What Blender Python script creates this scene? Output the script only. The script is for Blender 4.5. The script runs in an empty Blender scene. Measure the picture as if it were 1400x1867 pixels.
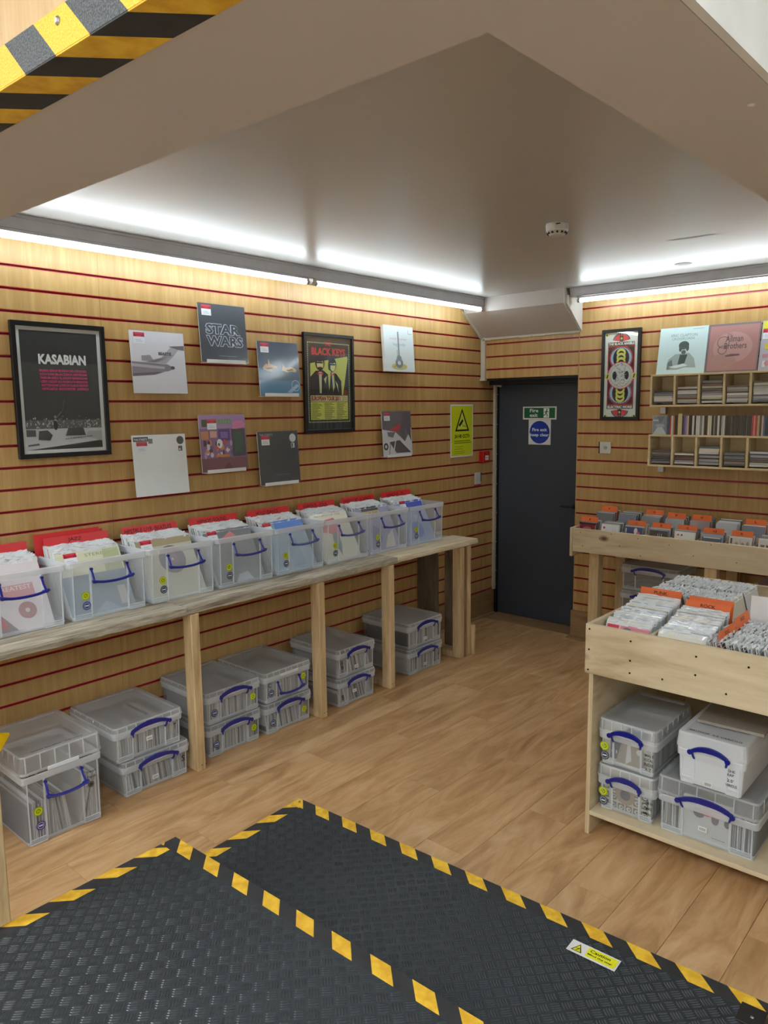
import bpy, math, random
from mathutils import Vector, Matrix
random.seed(7)
R = math.radians
S = bpy.context.scene
COL = S.collection

# ------------------------------------------------------------------ camera
def make_camera():
    yaw, pitch, roll = .727, .137, -.0116
    cy, sy = math.cos(yaw), math.sin(yaw)
    f = Vector((-sy*math.cos(pitch), cy*math.cos(pitch), -math.sin(pitch)))
    r = Vector((cy, sy, 0)); u = r.cross(f)
    c, s = math.cos(roll), math.sin(roll)
    r2 = c*r + s*u; u2 = -s*r + c*u
    cam = bpy.data.cameras.new('camera'); o = bpy.data.objects.new('camera', cam)
    COL.objects.link(o)
    M = Matrix((r2, u2, -f)).transposed().to_4x4(); M.translation = Vector((3.5309, 0, 1.7715))
    o.matrix_world = M
    cam.sensor_fit = 'HORIZONTAL'; cam.sensor_width = 36; cam.lens = 1370/1400*36
    cam.clip_start = .02
    S.camera = o
make_camera()

# ------------------------------------------------------------------ light
W = bpy.data.worlds.new('world'); S.world = W; W.use_nodes = True
W.node_tree.nodes['Background'].inputs[0].default_value = (.6, .68, .8, 1)
W.node_tree.nodes['Background'].inputs[1].default_value = .3
S.view_settings.view_transform = 'Standard'; S.view_settings.look = 'None'
S.view_settings.gamma = 1; S.view_settings.exposure = 2.2
TUBE = 6.2          # emission of the LED tubes
PANEL = 12.0          # emission of the added entrance fill panels
S.render.film_transparent = False

# ------------------------------------------------------------------ helpers
def lin(c):
    if isinstance(c, (int, float)): c = (c, c, c)
    return tuple((x/12.92 if x <= .04045 else ((x+.055)/1.055)**2.4) for x in c[:3])
ORD = ['zeroth', 'first', 'second', 'third', 'fourth', 'fifth', 'sixth', 'seventh', 'eighth', 'ninth', 'tenth']
def nth(k): return ORD[k] if k < 11 else '%d%s' % (k, 'th' if 10 < k % 100 < 14 else {1: 'st', 2: 'nd', 3: 'rd'}.get(k % 10, 'th'))
def tone(c):
    r, g, b = c; m = (r+g+b)/3
    if r > g+.12 and r > b+.12: return 'red' if g < .35 else 'warm pink'
    if b > r+.08: return 'blue-grey' if m > .3 else 'navy'
    if r > b+.08 and m > .5: return 'cream'
    return 'black' if m < .17 else 'dark grey' if m < .4 else 'mid grey' if m < .68 else 'pale'
def tag(o, label=None, cat=None, group=None, kind=None):
    if label and not 4 <= len(label.split()) <= 16: print('LABEL WORDS', len(label.split()), label)
    if label: o['label'] = label
    if cat: o['category'] = cat
    if group: o['group'] = group
    if kind: o['kind'] = kind
    return o
def empty(name, loc=(0, 0, 0), rz=0, rx=0, parent=None):
    o = bpy.data.objects.new(name, None); COL.objects.link(o)
    o.empty_display_size = .05
    o.location = loc; o.rotation_euler = (rx, 0, rz)
    if parent: o.parent = parent
    return o
class MB:
    """collects faces; build() links them as one mesh object"""
    def __init__(s): s.v = []; s.f = []; s.m = []; s.c = []
    def add(s, vs, fs, mi=0, col=None):
        n = len(s.v); s.v += [tuple(p) for p in vs]
        for k in fs: s.f.append(tuple(n+i for i in k)); s.m.append(mi); s.c.append(col)
        return s
    def box(s, x0, y0, z0, x1, y1, z1, mi=0, col=None, M=None):
        vs = [Vector(p) for p in ((x0,y0,z0),(x1,y0,z0),(x1,y1,z0),(x0,y1,z0),(x0,y0,z1),(x1,y0,z1),(x1,y1,z1),(x0,y1,z1))]
        if M is not None: vs = [M @ p for p in vs]
        return s.add(vs, [(0,3,2,1),(4,5,6,7),(0,1,5,4),(1,2,6,5),(2,3,7,6),(3,0,4,7)], mi, col)
    def bbox(s, x0, y0, z0, x1, y1, z1, b=.003, mi=0, col=None):
        """box with chamfered edges"""
        vs = []; X = (x0, x1); Y = (y0, y1); Z = (z0, z1)
        idx = {}
        for i in (0, 1):
            for j in (0, 1):
                for k in (0, 1):
                    sx = b if i == 0 else -b; sy = b if j == 0 else -b; sz = b if k == 0 else -b
                    idx[i,j,k,0] = len(vs); vs.append((X[i], Y[j]+sy, Z[k]+sz))
                    idx[i,j,k,1] = len(vs); vs.append((X[i]+sx, Y[j], Z[k]+sz))
                    idx[i,j,k,2] = len(vs); vs.append((X[i]+sx, Y[j]+sy, Z[k]))
        g = lambda i, j, k, a: idx[i, j, k, a]
        fs = []
        for a in (0, 1):
            q = [g(a,0,0,0), g(a,1,0,0), g(a,1,1,0), g(a,0,1,0)]; fs.append(q if a else q[::-1])
            q = [g(0,a,0,1), g(1,a,0,1), g(1,a,1,1), g(0,a,1,1)]; fs.append(q[::-1] if a else q)
            q = [g(0,0,a,2), g(1,0,a,2), g(1,1,a,2), g(0,1,a,2)]; fs.append(q if a else q[::-1])
        for a in (0, 1):
            for c in (0, 1):
                q = [g(a,c,0,0), g(a,c,1,0), g(a,c,1,1), g(a,c,0,1)]; fs.append(q if a == c else q[::-1])
                q = [g(a,0,c,0), g(a,1,c,0), g(a,1,c,2), g(a,0,c,2)]; fs.append(q[::-1] if a == c else q)
                q = [g(0,a,c,1), g(1,a,c,1), g(1,a,c,2), g(0,a,c,2)]; fs.append(q if a == c else q[::-1])
                for e in (0, 1):
                    q = [g(a,c,e,0), g(a,c,e,1), g(a,c,e,2)]; fs.append(q if (a+c+e) % 2 else q[::-1])
        return s.add(vs, fs, mi, col)
    def prism(s, pts, z0, z1, mi=0, col=None):
        """pts ccw in xy, extruded along z"""
        n = len(pts)
        vs = [(x, y, z0) for x, y in pts] + [(x, y, z1) for x, y in pts]
        fs = [tuple(range(n-1, -1, -1)), tuple(range(n, 2*n))] + [(i, (i+1) % n, n+(i+1) % n, n+i) for i in range(n)]
        return s.add(vs, fs, mi, col)
    def prism_x(s, pts, x0, x1, mi=0, col=None):
        """pts ccw in yz, extruded along x"""
        n = len(pts)
        vs = [(x0, y, z) for y, z in pts] + [(x1, y, z) for y, z in pts]
        fs = [tuple(range(n-1, -1, -1)), tuple(range(n, 2*n))] + [(i, (i+1) % n, n+(i+1) % n, n+i) for i in range(n)]
        return s.add(vs, fs, mi, col)
    def lathe(s, prof, seg=20, mi=0, c=(0, 0, 0), axis='z'):
        vs = []; n = len(prof)
        for k in range(seg):
            a = 2*math.pi*k/seg
            for r, h in prof:
                p = (r*math.cos(a), r*math.sin(a), h)
                if axis == 'y': p = (p[0], -p[2], p[1])
                if axis == 'x': p = (p[2], p[0], p[1])
                vs.append((c[0]+p[0], c[1]+p[1], c[2]+p[2]))
        fs = []
        for k in range(seg):
            q = (k+1) % seg
            for i in range(n-1): fs.append((k*n+i, q*n+i, q*n+i+1, k*n+i+1))
        s.add(vs, fs, mi)
        if prof[-1][0] > 1e-6: s.add([vs[k*n+n-1] for k in range(seg)], [tuple(range(seg))], mi)
        if prof[0][0] > 1e-6: s.add([vs[k*n] for k in range(seg)], [tuple(range(seg-1, -1, -1))], mi)
        return s
    def tube(s, pts, r, seg=6, mi=0, flat=1.0):
        pts = [Vector(p) for p in pts]; n = len(pts); vs = []
        for i, p in enumerate(pts):
            d = (pts[min(i+1, n-1)] - pts[max(i-1, 0)]).normalized()
            a = d.cross(Vector((0, 1, 0)))
            if a.length < .1: a = d.cross(Vector((1, 0, 0)))
            a.normalize(); b = d.cross(a)
            for k in range(seg):
                t = 2*math.pi*k/seg
                vs.append(p + a*math.cos(t)*r*flat + b*math.sin(t)*r)
        fs = [(i*seg+k, i*seg+(k+1) % seg, (i+1)*seg+(k+1) % seg, (i+1)*seg+k) for i in range(n-1) for k in range(seg)]
        fs += [tuple(range(seg-1, -1, -1)), tuple((n-1)*seg+k for k in range(seg))]
        return s.add(vs, fs, mi)
    def mesh(s, name, mats):
        me = bpy.data.meshes.new(name)
        me.from_pydata(s.v, [], s.f)
        for m in (mats if isinstance(mats, (list, tuple)) else [mats]): me.materials.append(m)
        me.polygons.foreach_set('material_index', s.m)
        if any(c is not None for c in s.c):
            at = me.color_attributes.new('ink', 'FLOAT_COLOR', 'CORNER')
            buf = []
            for p, c in zip(s.f, s.c):
                q = (*lin(c if c is not None else .8), 1.0)
                buf += q*len(p)
            at.data.foreach_set('color', buf)
        me.update()
        return me
    def build(s, name, mats, parent=None, loc=None, rz=0, smooth=False):
        me = s.mesh(name, mats)
        o = bpy.data.objects.new(name, me); COL.objects.link(o)
        if parent: o.parent = parent
        if loc: o.location = loc
        o.rotation_euler.z = rz
        if smooth:
            for p in me.polygons: p.use_smooth = True
        return o
def inst(name, me, parent=None, loc=(0, 0, 0), rot=(0, 0, 0)):
    o = bpy.data.objects.new(name, me); COL.objects.link(o)
    if parent: o.parent = parent
    o.location = loc; o.rotation_euler = rot
    return o
def copy_tree(o, parent=None):
    c = o.copy(); COL.objects.link(c)
    if parent: c.parent = parent
    for ch in list(o.children): copy_tree(ch, c)
    return c

# text: glyph outlines turned into flat mesh once per string
_txt = {}
def text_mesh(t, outline=0.0):
    k = (t, outline)
    if k not in _txt:
        cu = bpy.data.curves.new('t', 'FONT'); cu.body = t; cu.size = 1; cu.resolution_u = 2
        cu.offset = outline
        o = bpy.data.objects.new('t', cu); COL.objects.link(o)
        bpy.context.view_layer.update()
        dg = bpy.context.evaluated_depsgraph_get()
        me = o.evaluated_get(dg).to_mesh()
        vs = [(v.co.x, v.co.y) for v in me.vertices]; fs = [tuple(p.vertices) for p in me.polygons]
        o.evaluated_get(dg).to_mesh_clear()
        bpy.data.objects.remove(o); bpy.data.curves.remove(cu)
        xs = [v[0] for v in vs] or [0]; ys = [v[1] for v in vs] or [0]
        _txt[k] = (vs, fs, min(xs), max(xs), min(ys), max(ys))
    return _txt[k]

LAYER = .00025
def ink_print(items, O=(0, 0, 0), U=(1, 0, 0), V=(0, 0, 1), N=(0, -1, 0), name='print', mat=None, parent=None, start=1):
    """flat print: coloured shapes stacked a hair apart on a real surface"""
    O = Vector(O); U = Vector(U); V = Vector(V); N = Vector(N)
    mb = MB(); lay = start; prev = None; step = min(LAYER, .0022/max(len(items), 1))
    T = lambda x, y: O + U*x + V*y + N*(step*lay)
    flip = U.cross(V).dot(N) < 0
    def face(pts, col):
        pts = [T(*p) for p in pts]
        a = sum((pts[i]-pts[0]).cross(pts[(i+1) % len(pts)]-pts[0]).dot(N) for i in range(len(pts)))
        if a < 0: pts = pts[::-1]
        mb.add(pts, [tuple(range(len(pts)))], 0, col)
    for it in items:
        k = it[0]; key = (k, it[2] if k == 'p' else it[-1])
        if k != 't' and key == prev: lay -= 1      # same shape kind and colour: same layer
        prev = key
        if k == 'r':
            _, x0, y0, x1, y1, col = it; face([(x0, y0), (x1, y0), (x1, y1), (x0, y1)], col)
        elif k == 'p': face(it[1], it[2])
        elif k in 'ce':
            if k == 'c': _, x, y, rx, col = it; ry = rx
            else: _, x, y, rx, ry, col = it
            face([(x+rx*math.cos(2*math.pi*i/20), y+ry*math.sin(2*math.pi*i/20)) for i in range(20)], col)
        elif k == 'o':  # ring
            _, x, y, r0, r1, col = it
            for i in range(24):
                a, b = 2*math.pi*i/24, 2*math.pi*(i+1)/24
                face([(x+r0*math.cos(a), y+r0*math.sin(a)), (x+r1*math.cos(a), y+r1*math.sin(a)), (x+r1*math.cos(b), y+r1*math.sin(b)), (x+r0*math.cos(b), y+r0*math.sin(b))], col)
        elif k == 'l':  # line
            _, x0, y0, x1, y1, w, col = it
            d = Vector((x1-x0, y1-y0)).normalized()*w/2
            face([(x0-d.y, y0+d.x), (x0+d.y, y0-d.x), (x1+d.y, y1-d.x), (x1-d.y, y1+d.x)], col)
        elif k == 't':  # text fitted into a box of width w, height h at x,y
            _, s, x, y, w, h, col = it[:7]; off = it[7] if len(it) > 7 else 0
            vs, fs, a, b, c, d = text_mesh(s, off)
            sx = w/max(b-a, 1e-6); sy = h/max(d-c, 1e-6)
            pv = [T(x+(p[0]-a)*sx, y+(p[1]-c)*sy) for p in vs]
            mb.add(pv, [q[::-1] if flip else q for q in fs], 0, col)
        lay += 1
    return mb.build(name, mat or M['print'], parent)

# ------------------------------------------------------------------ materials
M = {}
def newmat(n):
    m = bpy.data.materials.new(n); m.use_nodes = True
    nt = m.node_tree; b = nt.nodes['Principled BSDF']; M[n] = m
    return m, nt, b
def nd(nt, t, **kw):
    n = nt.nodes.new(t)
    for k, v in kw.items():
        if k in n.inputs: n.inputs[k].default_value = v
        else: setattr(n, k, v)
    return n
def plain(n, col, rough=.5, metal=0, coat=0, spec=.5, bump=0, scale=200):
    m, nt, b = newmat(n)
    b.inputs['Base Color'].default_value = (*lin(col), 1); b.inputs['Roughness'].default_value = rough
    b.inputs['Metallic'].default_value = metal; b.inputs['Coat Weight'].default_value = coat
    b.inputs['Specular IOR Level'].default_value = spec
    # a little unevenness so nothing is a dead flat colour
    g = nd(nt, 'ShaderNodeNewGeometry'); no = nd(nt, 'ShaderNodeTexNoise', Scale=scale/20, Detail=4.0)
    nt.links.new(g.outputs['Position'], no.inputs['Vector'])
    cr = nd(nt, 'ShaderNodeValToRGB'); a = lin(col)
    cr.color_ramp.elements[0].position = .3; cr.color_ramp.elements[1].position = .7
    cr.color_ramp.elements[0].color = (*[x*.93 for x in a], 1); cr.color_ramp.elements[1].color = (*[min(1, x*1.05) for x in a], 1)
    nt.links.new(no.outputs['Fac'], cr.inputs['Fac']); nt.links.new(cr.outputs['Color'], b.inputs['Base Color'])
    if bump:
        n2 = nd(nt, 'ShaderNodeTexNoise', Scale=float(scale), Detail=3.0); bp = nd(nt, 'ShaderNodeBump', Strength=bump, Distance=.002)
        nt.links.new(g.outputs['Position'], n2.inputs['Vector'])
        nt.links.new(n2.outputs['Fac'], bp.inputs['Height']); nt.links.new(bp.outputs['Normal'], b.inputs['Normal'])
    return m
def wood(n, cols, stretch, rough=.5, scale=6.0, rnd=.12, bump=.15, knots=0.0, coat=0.0, warp=.6, fine=.35):
    """grain: noise stretched along one axis, on world position; each object gets its own offset and tone"""
    m, nt, b = newmat(n); L = nt.links.new
    g = nd(nt, 'ShaderNodeNewGeometry'); oi = nd(nt, 'ShaderNodeObjectInfo')
    mp = nd(nt, 'ShaderNodeMapping'); mp.inputs['Scale'].default_value = stretch
    off = nd(nt, 'ShaderNodeVectorMath', operation='SCALE'); off.inputs['Scale'].default_value = 7.0 if rnd else 0.0
    cx = nd(nt, 'ShaderNodeCombineXYZ')
    for i in range(3): L(oi.outputs['Random'], cx.inputs[i])
    L(cx.outputs[0], off.inputs[0]); ad = nd(nt, 'ShaderNodeVectorMath', operation='ADD')
    L(g.outputs['Position'], ad.inputs[0]); L(off.outputs[0], ad.inputs[1]); L(ad.outputs[0], mp.inputs['Vector'])
    n1 = nd(nt, 'ShaderNodeTexNoise', Scale=scale, Detail=6.0, Roughness=.6, Distortion=warp)
    L(mp.outputs[0], n1.inputs['Vector'])
    n2 = nd(nt, 'ShaderNodeTexNoise', Scale=scale*5, Detail=4.0, Roughness=.6); L(mp.outputs[0], n2.inputs['Vector'])
    mx = nd(nt, 'ShaderNodeMath', operation='MULTIPLY_ADD'); mx.inputs[1].default_value = fine
    L(n2.outputs['Fac'], mx.inputs[0]); L(n1.outputs['Fac'], mx.inputs[2])
    cr = nd(nt, 'ShaderNodeValToRGB'); e = cr.color_ramp.elements
    e[0].position = .24+fine*.5; e[1].position = .70+fine*.5; e[0].color = (*lin(cols[0]), 1); e[1].color = (*lin(cols[2]), 1)
    q = e.new(.47+fine*.5); q.color = (*lin(cols[1]), 1)
    L(mx.outputs[0], cr.inputs['Fac'])
    hs = nd(nt, 'ShaderNodeHueSaturation'); mr = nd(nt, 'ShaderNodeMapRange')
    mr.inputs['To Min'].default_value = 1-rnd; mr.inputs['To Max'].default_value = 1+rnd
    L(oi.outputs['Random'], mr.inputs['Value']); L(mr.outputs[0], hs.inputs['Value']); L(cr.outputs['Color'], hs.inputs['Color'])
    out = hs.outputs[0]
    if knots:
        vo = nd(nt, 'ShaderNodeTexVoronoi', Scale=knots); m2 = nd(nt, 'ShaderNodeMapping')
        m2.inputs['Scale'].default_value = [min(1, x*1.5+.35) for x in (s_/max(stretch) for s_ in stretch)]
        L(ad.outputs[0], m2.inputs['Vector']); L(m2.outputs[0], vo.inputs['Vector'])
        k = nd(nt, 'ShaderNodeMapRange'); k.inputs['From Min'].default_value = .03; k.inputs['From Max'].default_value = .09
        L(vo.outputs['Distance'], k.inputs['Value'])
        mc = nd(nt, 'ShaderNodeMix', data_type='RGBA'); mc.inputs['A'].default_value = (*lin((.42, .28, .17)), 1)
        L(k.outputs[0], mc.inputs['Factor']); L(out, mc.inputs['B']); out = mc.outputs['Result']
    L(out, b.inputs['Base Color'])
    b.inputs['Roughness'].default_value = rough; b.inputs['Coat Weight'].default_value = coat; b.inputs['Coat Roughness'].default_value = .3
    if bump:
        bp = nd(nt, 'ShaderNodeBump', Strength=bump, Distance=.002); L(mx.outputs[0], bp.inputs['Height']); L(bp.outputs[0], b.inputs['Normal'])
    return m
wood('slatwood', ((.665,.52,.305), (.71,.57,.35), (.76,.63,.415)), (9, 9, .55), rough=.42, scale=3.5, rnd=.0, bump=.0, warp=.15)
wood('laminate', ((.60,.45,.29), (.75,.59,.41), (.84,.70,.53)), (5, 1.0, 5), rough=.32, scale=1.5, rnd=.05, bump=.03, warp=1.8, fine=.18)
wood('ply', ((.68,.59,.45), (.80,.73,.60), (.85,.79,.67)), (.8, .8, 5), rough=.6, scale=1.7, rnd=.04, bump=.06, knots=3.5, warp=1.4)
wood('plyedge', ((.66,.57,.44), (.78,.70,.56), (.86,.79,.66)), (60, .5, .5), rough=.7, scale=3, rnd=.03, bump=.1)
wood('pine', ((.66,.54,.38), (.78,.67,.50), (.86,.76,.60)), (9, 9, .8), rough=.6, scale=2.6, rnd=.06, bump=.1, knots=4.0, warp=.8)
wood('scaffold', ((.40,.35,.29), (.64,.60,.53), (.82,.79,.72)), (9, .9, 9), rough=.85, scale=3.0, rnd=.10, bump=.7, knots=2.5, warp=.8)
wood('palepine', ((.70,.63,.50), (.83,.77,.65), (.90,.86,.76)), (9, .9, 9), rough=.75, scale=2.6, rnd=.04, bump=.4, knots=2.5, warp=.8)
wood('cubby', ((.78,.68,.50), (.85,.76,.58), (.90,.82,.66)), (1, 1, 5), rough=.5, scale=2, rnd=.02, bump=0)
wood('skirting', ((.50,.38,.25), (.58,.46,.32), (.64,.52,.37)), (1, 1, 8), rough=.6, scale=2, rnd=.04, bump=.05)
wood('darkboard', ((.30,.25,.20), (.42,.36,.29), (.50,.43,.35)), (6, 6, .8), rough=.8, scale=3, rnd=.06, bump=.3, knots=2.0)
plain('insert', (.50, .03, .07), .35)
plain('insertlip', (.78, .16, .22), .3)  # same red plastic as the insert, lightened where edges catch light
plain('wallcore', (.28, .18, .12), .8)
plain('doorpaint', (.245, .27, .315), .42, bump=.05, scale=60)
plain('doorframe', (.10, .105, .12), .45)
plain('blackmetal', (.06, .06, .065), .4)
plain('whiteplastic', (.88, .88, .87), .35)
plain('offwhite', (.80, .79, .76), .45)
plain('cornice', (.74, .74, .76), .55)
plain('trimwhite', (.78, .75, .68), .6, bump=.6, scale=60)
plain('frameblack', (.055, .06, .07), .35)
plain('mountboard', (.90, .91, .90), .7)
plain('redplastic', (.72, .05, .06), .3)
plain('redcard', (.82, .13, .16), .35, coat=.4)
plain('orangecard', (.90, .42, .16), .45)
plain('folderboard', (.60, .57, .53), .6)
plain('clearcard', (.88, .87, .87), .3)
plain('blueclip', (.06, .10, .50), .32, coat=.3)
plain('yellowplastic', (.88, .72, .02), .35)
plain('screwhead', (.20, .15, .10), .5, metal=.6)
plain('steel', (.72, .72, .74), .3, metal=1)
plain('rubber', (.155, .185, .205), .42, bump=.3, scale=90)
plain('rubberbar', (.20, .22, .24), .33)
plain('blackpaint', (.12, .12, .125), .55)
plain('plaster', (.86, .86, .84), .6)
# glossy painted ceiling with brush waviness and faint stains
m, nt, b = newmat('ceilingpaint'); L = nt.links.new
g = nd(nt, 'ShaderNodeNewGeometry'); mp = nd(nt, 'ShaderNodeMapping'); mp.inputs['Scale'].default_value = (.7, 1.5, 1)
L(g.outputs['Position'], mp.inputs[0]); n1 = nd(nt, 'ShaderNodeTexNoise', Scale=1.3, Detail=2.0, Roughness=.5); L(mp.outputs[0], n1.inputs[0])
cr = nd(nt, 'ShaderNodeValToRGB'); e = cr.color_ramp.elements; e[0].position = .1; e[1].position = .9
e[0].color = (*lin((.715, .695, .67)), 1); e[1].color = (*lin((.75, .73, .705)), 1)
L(n1.outputs['Fac'], cr.inputs[0]); L(cr.outputs[0], b.inputs['Base Color'])
mr = nd(nt, 'ShaderNodeMapRange'); mr.inputs['To Min'].default_value = .30; mr.inputs['To Max'].default_value = .36
L(n1.outputs['Fac'], mr.inputs[0]); L(mr.outputs[0], b.inputs['Roughness'])
n2 = nd(nt, 'ShaderNodeTexNoise', Scale=5.0, Detail=3.0); L(mp.outputs[0], n2.inputs[0])
bp = nd(nt, 'ShaderNodeBump', Strength=.08, Distance=.01); L(n2.outputs['Fac'], bp.inputs['Height']); L(bp.outputs[0], b.inputs['Normal'])
plain('soffitpaint', (.755, .725, .70), .55, bump=.2, scale=20)
plain('stain', (.69, .67, .645), .5)
# print: colours held in the 'ink' attribute
def inkmat(n, rough, coat):
    m, nt, b = newmat(n); a = nd(nt, 'ShaderNodeVertexColor'); a.layer_name = 'ink'
    nt.links.new(a.outputs['Color'], b.inputs['Base Color']); b.inputs['Roughness'].default_value = rough; b.inputs['Coat Weight'].default_value = coat; b.inputs['Coat Roughness'].default_value = .12
inkmat('print', .6, 0); inkmat('glossprint', .45, .6); inkmat('jewel', .2, .5)
# translucent polypropylene of the boxes, and clear film / glass
def film(n, col, alpha, rough, trans=.4, spec=.5, grz=.4):
    m, nt, b = newmat(n); L = nt.links.new; nt.nodes.remove(b)
    o = nt.nodes['Material Output']
    tr = nd(nt, 'ShaderNodeBsdfTransparent'); tr.inputs[0].default_value = (.97, .975, .98, 1)
    d = nd(nt, 'ShaderNodeBsdfDiffuse'); d.inputs[0].default_value = (*lin(col), 1)
    t = nd(nt, 'ShaderNodeBsdfTranslucent'); t.inputs[0].default_value = (*lin(col), 1)
    m1 = nd(nt, 'ShaderNodeMixShader'); m1.inputs[0].default_value = trans; L(d.outputs[0], m1.inputs[1]); L(t.outputs[0], m1.inputs[2])
    m2 = nd(nt, 'ShaderNodeMixShader'); m2.inputs[0].default_value = alpha; L(tr.outputs[0], m2.inputs[1]); L(m1.outputs[0], m2.inputs[2])
    gl = nd(nt, 'ShaderNodeBsdfGlossy'); gl.inputs['Roughness'].default_value = rough
    # Schlick reflectance from the facing angle, the same from both sides of the thin sheet
    fr = nd(nt, 'ShaderNodeLayerWeight'); fr.inputs['Blend'].default_value = .5
    p5 = nd(nt, 'ShaderNodeMath', operation='POWER'); p5.inputs[1].default_value = 5; L(fr.outputs['Facing'], p5.inputs[0])
    mm = nd(nt, 'ShaderNodeMath', operation='MULTIPLY_ADD'); mm.inputs[1].default_value = .9*grz*spec; mm.inputs[2].default_value = .035*spec; L(p5.outputs[0], mm.inputs[0])
    m3 = nd(nt, 'ShaderNodeMixShader'); L(mm.outputs[0], m3.inputs[0]); L(m2.outputs[0], m3.inputs[1]); L(gl.outputs[0], m3.inputs[2])
    L(m3.outputs[0], o.inputs['Surface'])
film('boxwall', (.96, .98, 1.0), .19, .25)
film('clearwall', (.88, .91, .94), .17, .2)
film('boxrib', (.96, .98, 1.0), .52, .25)
film('boxlid', (.86, .87, .88), .44, .25)
film('milky', (.97, .985, 1.0), .84, .3)
film('sleeve', (.985, .995, 1.0), .84, .15, trans=.35, spec=.9)
film('glass', (.9, .9, .9), .0, .02, spec=1.2, grz=.15)
film('polybag', (.95, .97, .98), .04, .10, spec=1.2, grz=.2)
def emitter(n, col, s):
    m, nt, b = newmat(n); b.inputs['Emission Color'].default_value = (*col, 1); b.inputs['Emission Strength'].default_value = s
    b.inputs['Base Color'].default_value = (.9, .9, .9, 1)
emitter('tubelight', (.84, .95, 1.0), TUBE)
emitter('panellight', (.90, .96, 1.0), PANEL)
# yellow and black hazard tape: printed diagonal stripes, grit in it
def hazard(n, ax, pitch, s0, gritty):
    """stripes: the tape's own coordinates dotted with ax, yellow from s0 for half of every pitch"""
    m, nt, b = newmat(n); L = nt.links.new
    tc = nd(nt, 'ShaderNodeTexCoord'); dt = nd(nt, 'ShaderNodeVectorMath', operation='DOT_PRODUCT'); dt.inputs[1].default_value = tuple(q/pitch for q in ax)
    L(tc.outputs['Object'], dt.inputs[0]); sb = nd(nt, 'ShaderNodeMath', operation='SUBTRACT'); sb.inputs[1].default_value = s0/pitch-20; L(dt.outputs['Value'], sb.inputs[0])
    fr = nd(nt, 'ShaderNodeMath', operation='FRACT'); L(sb.outputs[0], fr.inputs[0])
    gt = nd(nt, 'ShaderNodeMath', operation='LESS_THAN'); gt.inputs[1].default_value = .5; L(fr.outputs[0], gt.inputs[0])
    no = nd(nt, 'ShaderNodeTexNoise', Scale=420.0 if gritty else 30.0, Detail=4.0); L(tc.outputs['Object'], no.inputs['Vector'])
    def ramp(c0, c1):
        r = nd(nt, 'ShaderNodeValToRGB'); r.color_ramp.elements[0].position = .38; r.color_ramp.elements[1].position = .62
        r.color_ramp.elements[0].color = (*lin(c0), 1); r.color_ramp.elements[1].color = (*lin(c1), 1); L(no.outputs['Fac'], r.inputs[0]); return r
    y = ramp((.84, .64, .14), (.93, .76, .22)); k = ramp((.14, .15, .16), (.34, .36, .38)) if gritty else ramp((.155, .16, .17), (.19, .195, .21))
    mx = nd(nt, 'ShaderNodeMix', data_type='RGBA'); L(gt.outputs[0], mx.inputs['Factor']); L(k.outputs[0], mx.inputs['A']); L(y.outputs[0], mx.inputs['B'])
    L(mx.outputs['Result'], b.inputs['Base Color']); b.inputs['Roughness'].default_value = .6
    bp = nd(nt, 'ShaderNodeBump', Strength=.5 if gritty else .1, Distance=.001); L(no.outputs['Fac'], bp.inputs['Height']); L(bp.outputs[0], b.inputs['Normal'])

# ================================================================== SETTING
CZ = 2.60     # ceiling of the room
YB = 5.178    # face of the back wall
def slat_mesh(L_, h, t=.018):
    """board along +X from 0..L_, height h from 0, face at y=0, thickness behind it"""
    b = .0015
    return MB().prism_x([(b, 0), (t, 0), (t, h), (b, h), (0, h-b), (0, b)], .0006, L_-.0006).mesh('slat', M['slatwood'])
def insert_mesh(L_):
    mb = MB()
    mb.box(0, .012, 0, L_, .0175, .012, 0)       # recess floor of the groove
    mb.box(0, .0006, -.0003, L_, .0175, .0016, 1)  # lower lip
    mb.box(0, .0006, .0104, L_, .0175, .0123, 1)
    return mb.mesh('slat_insert', [M['insert'], M['insertlip']])
_sm = {}
def get(kind, L_, h=0):
    k = (kind, round(L_, 4), round(h, 4))
    if k not in _sm: _sm[k] = slat_mesh(L_, h) if kind == 's' else insert_mesh(L_)
    return _sm[k]
def slat_field(parent, org, rz, segs, lines, ztop, zbot):
    """segs: (start, end) along the wall; lines: z of groove centres, top to bottom"""
    dirx, diry = math.cos(rz), math.sin(rz)
    edges = [ztop] + list(lines) + [zbot]
    for a, b in segs:
        for i in range(len(edges)-1):
            z1 = edges[i] - (.006 if i else 0); z0 = edges[i+1] + (.006 if i < len(edges)-2 else 0)
            if z1-z0 < .006: continue
            inst('slat', get('s', b-a, z1-z0), parent, (org[0]+dirx*a, org[1]+diry*a, z0), (0, 0, rz))
    for a, b in segs:
        for z in lines:
            inst('slat_insert', get('i', b-a), parent, (org[0]+dirx*a, org[1]+diry*a, z-.006), (0, 0, rz))
ZL = [2.4217-.1*i for i in range(23)]
ZR = [2.471-.1*i for i in range(23)]
# left wall: faces +x, runs along y
wl = MB().box(-.16, -2.0, 0, -.018, 5.46, 3.05).build('wall_left', M['wallcore']); tag(wl, kind='structure')
E1 = 5.20
segs = [(.69, 1.903), (1.903, 3.118), (3.118, 4.333), (4.333, E1)]
slat_field(wl, (0, 0), R(90), [(-.53, .69)]+segs[:-1], ZL, CZ, .215)
slat_field(wl, (0, 0), R(90), [segs[-1]], ZL, 2.60, .215)
slat_field(wl, (0, 0), R(90), [(E1, 5.385)], [z for z in ZL if z < 2.0], 2.0, .215)
MB().box(-.018, -2.0, .215, 0, -.531, 3.05).build('wall_panel', M['slatwood'], wl)
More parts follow.
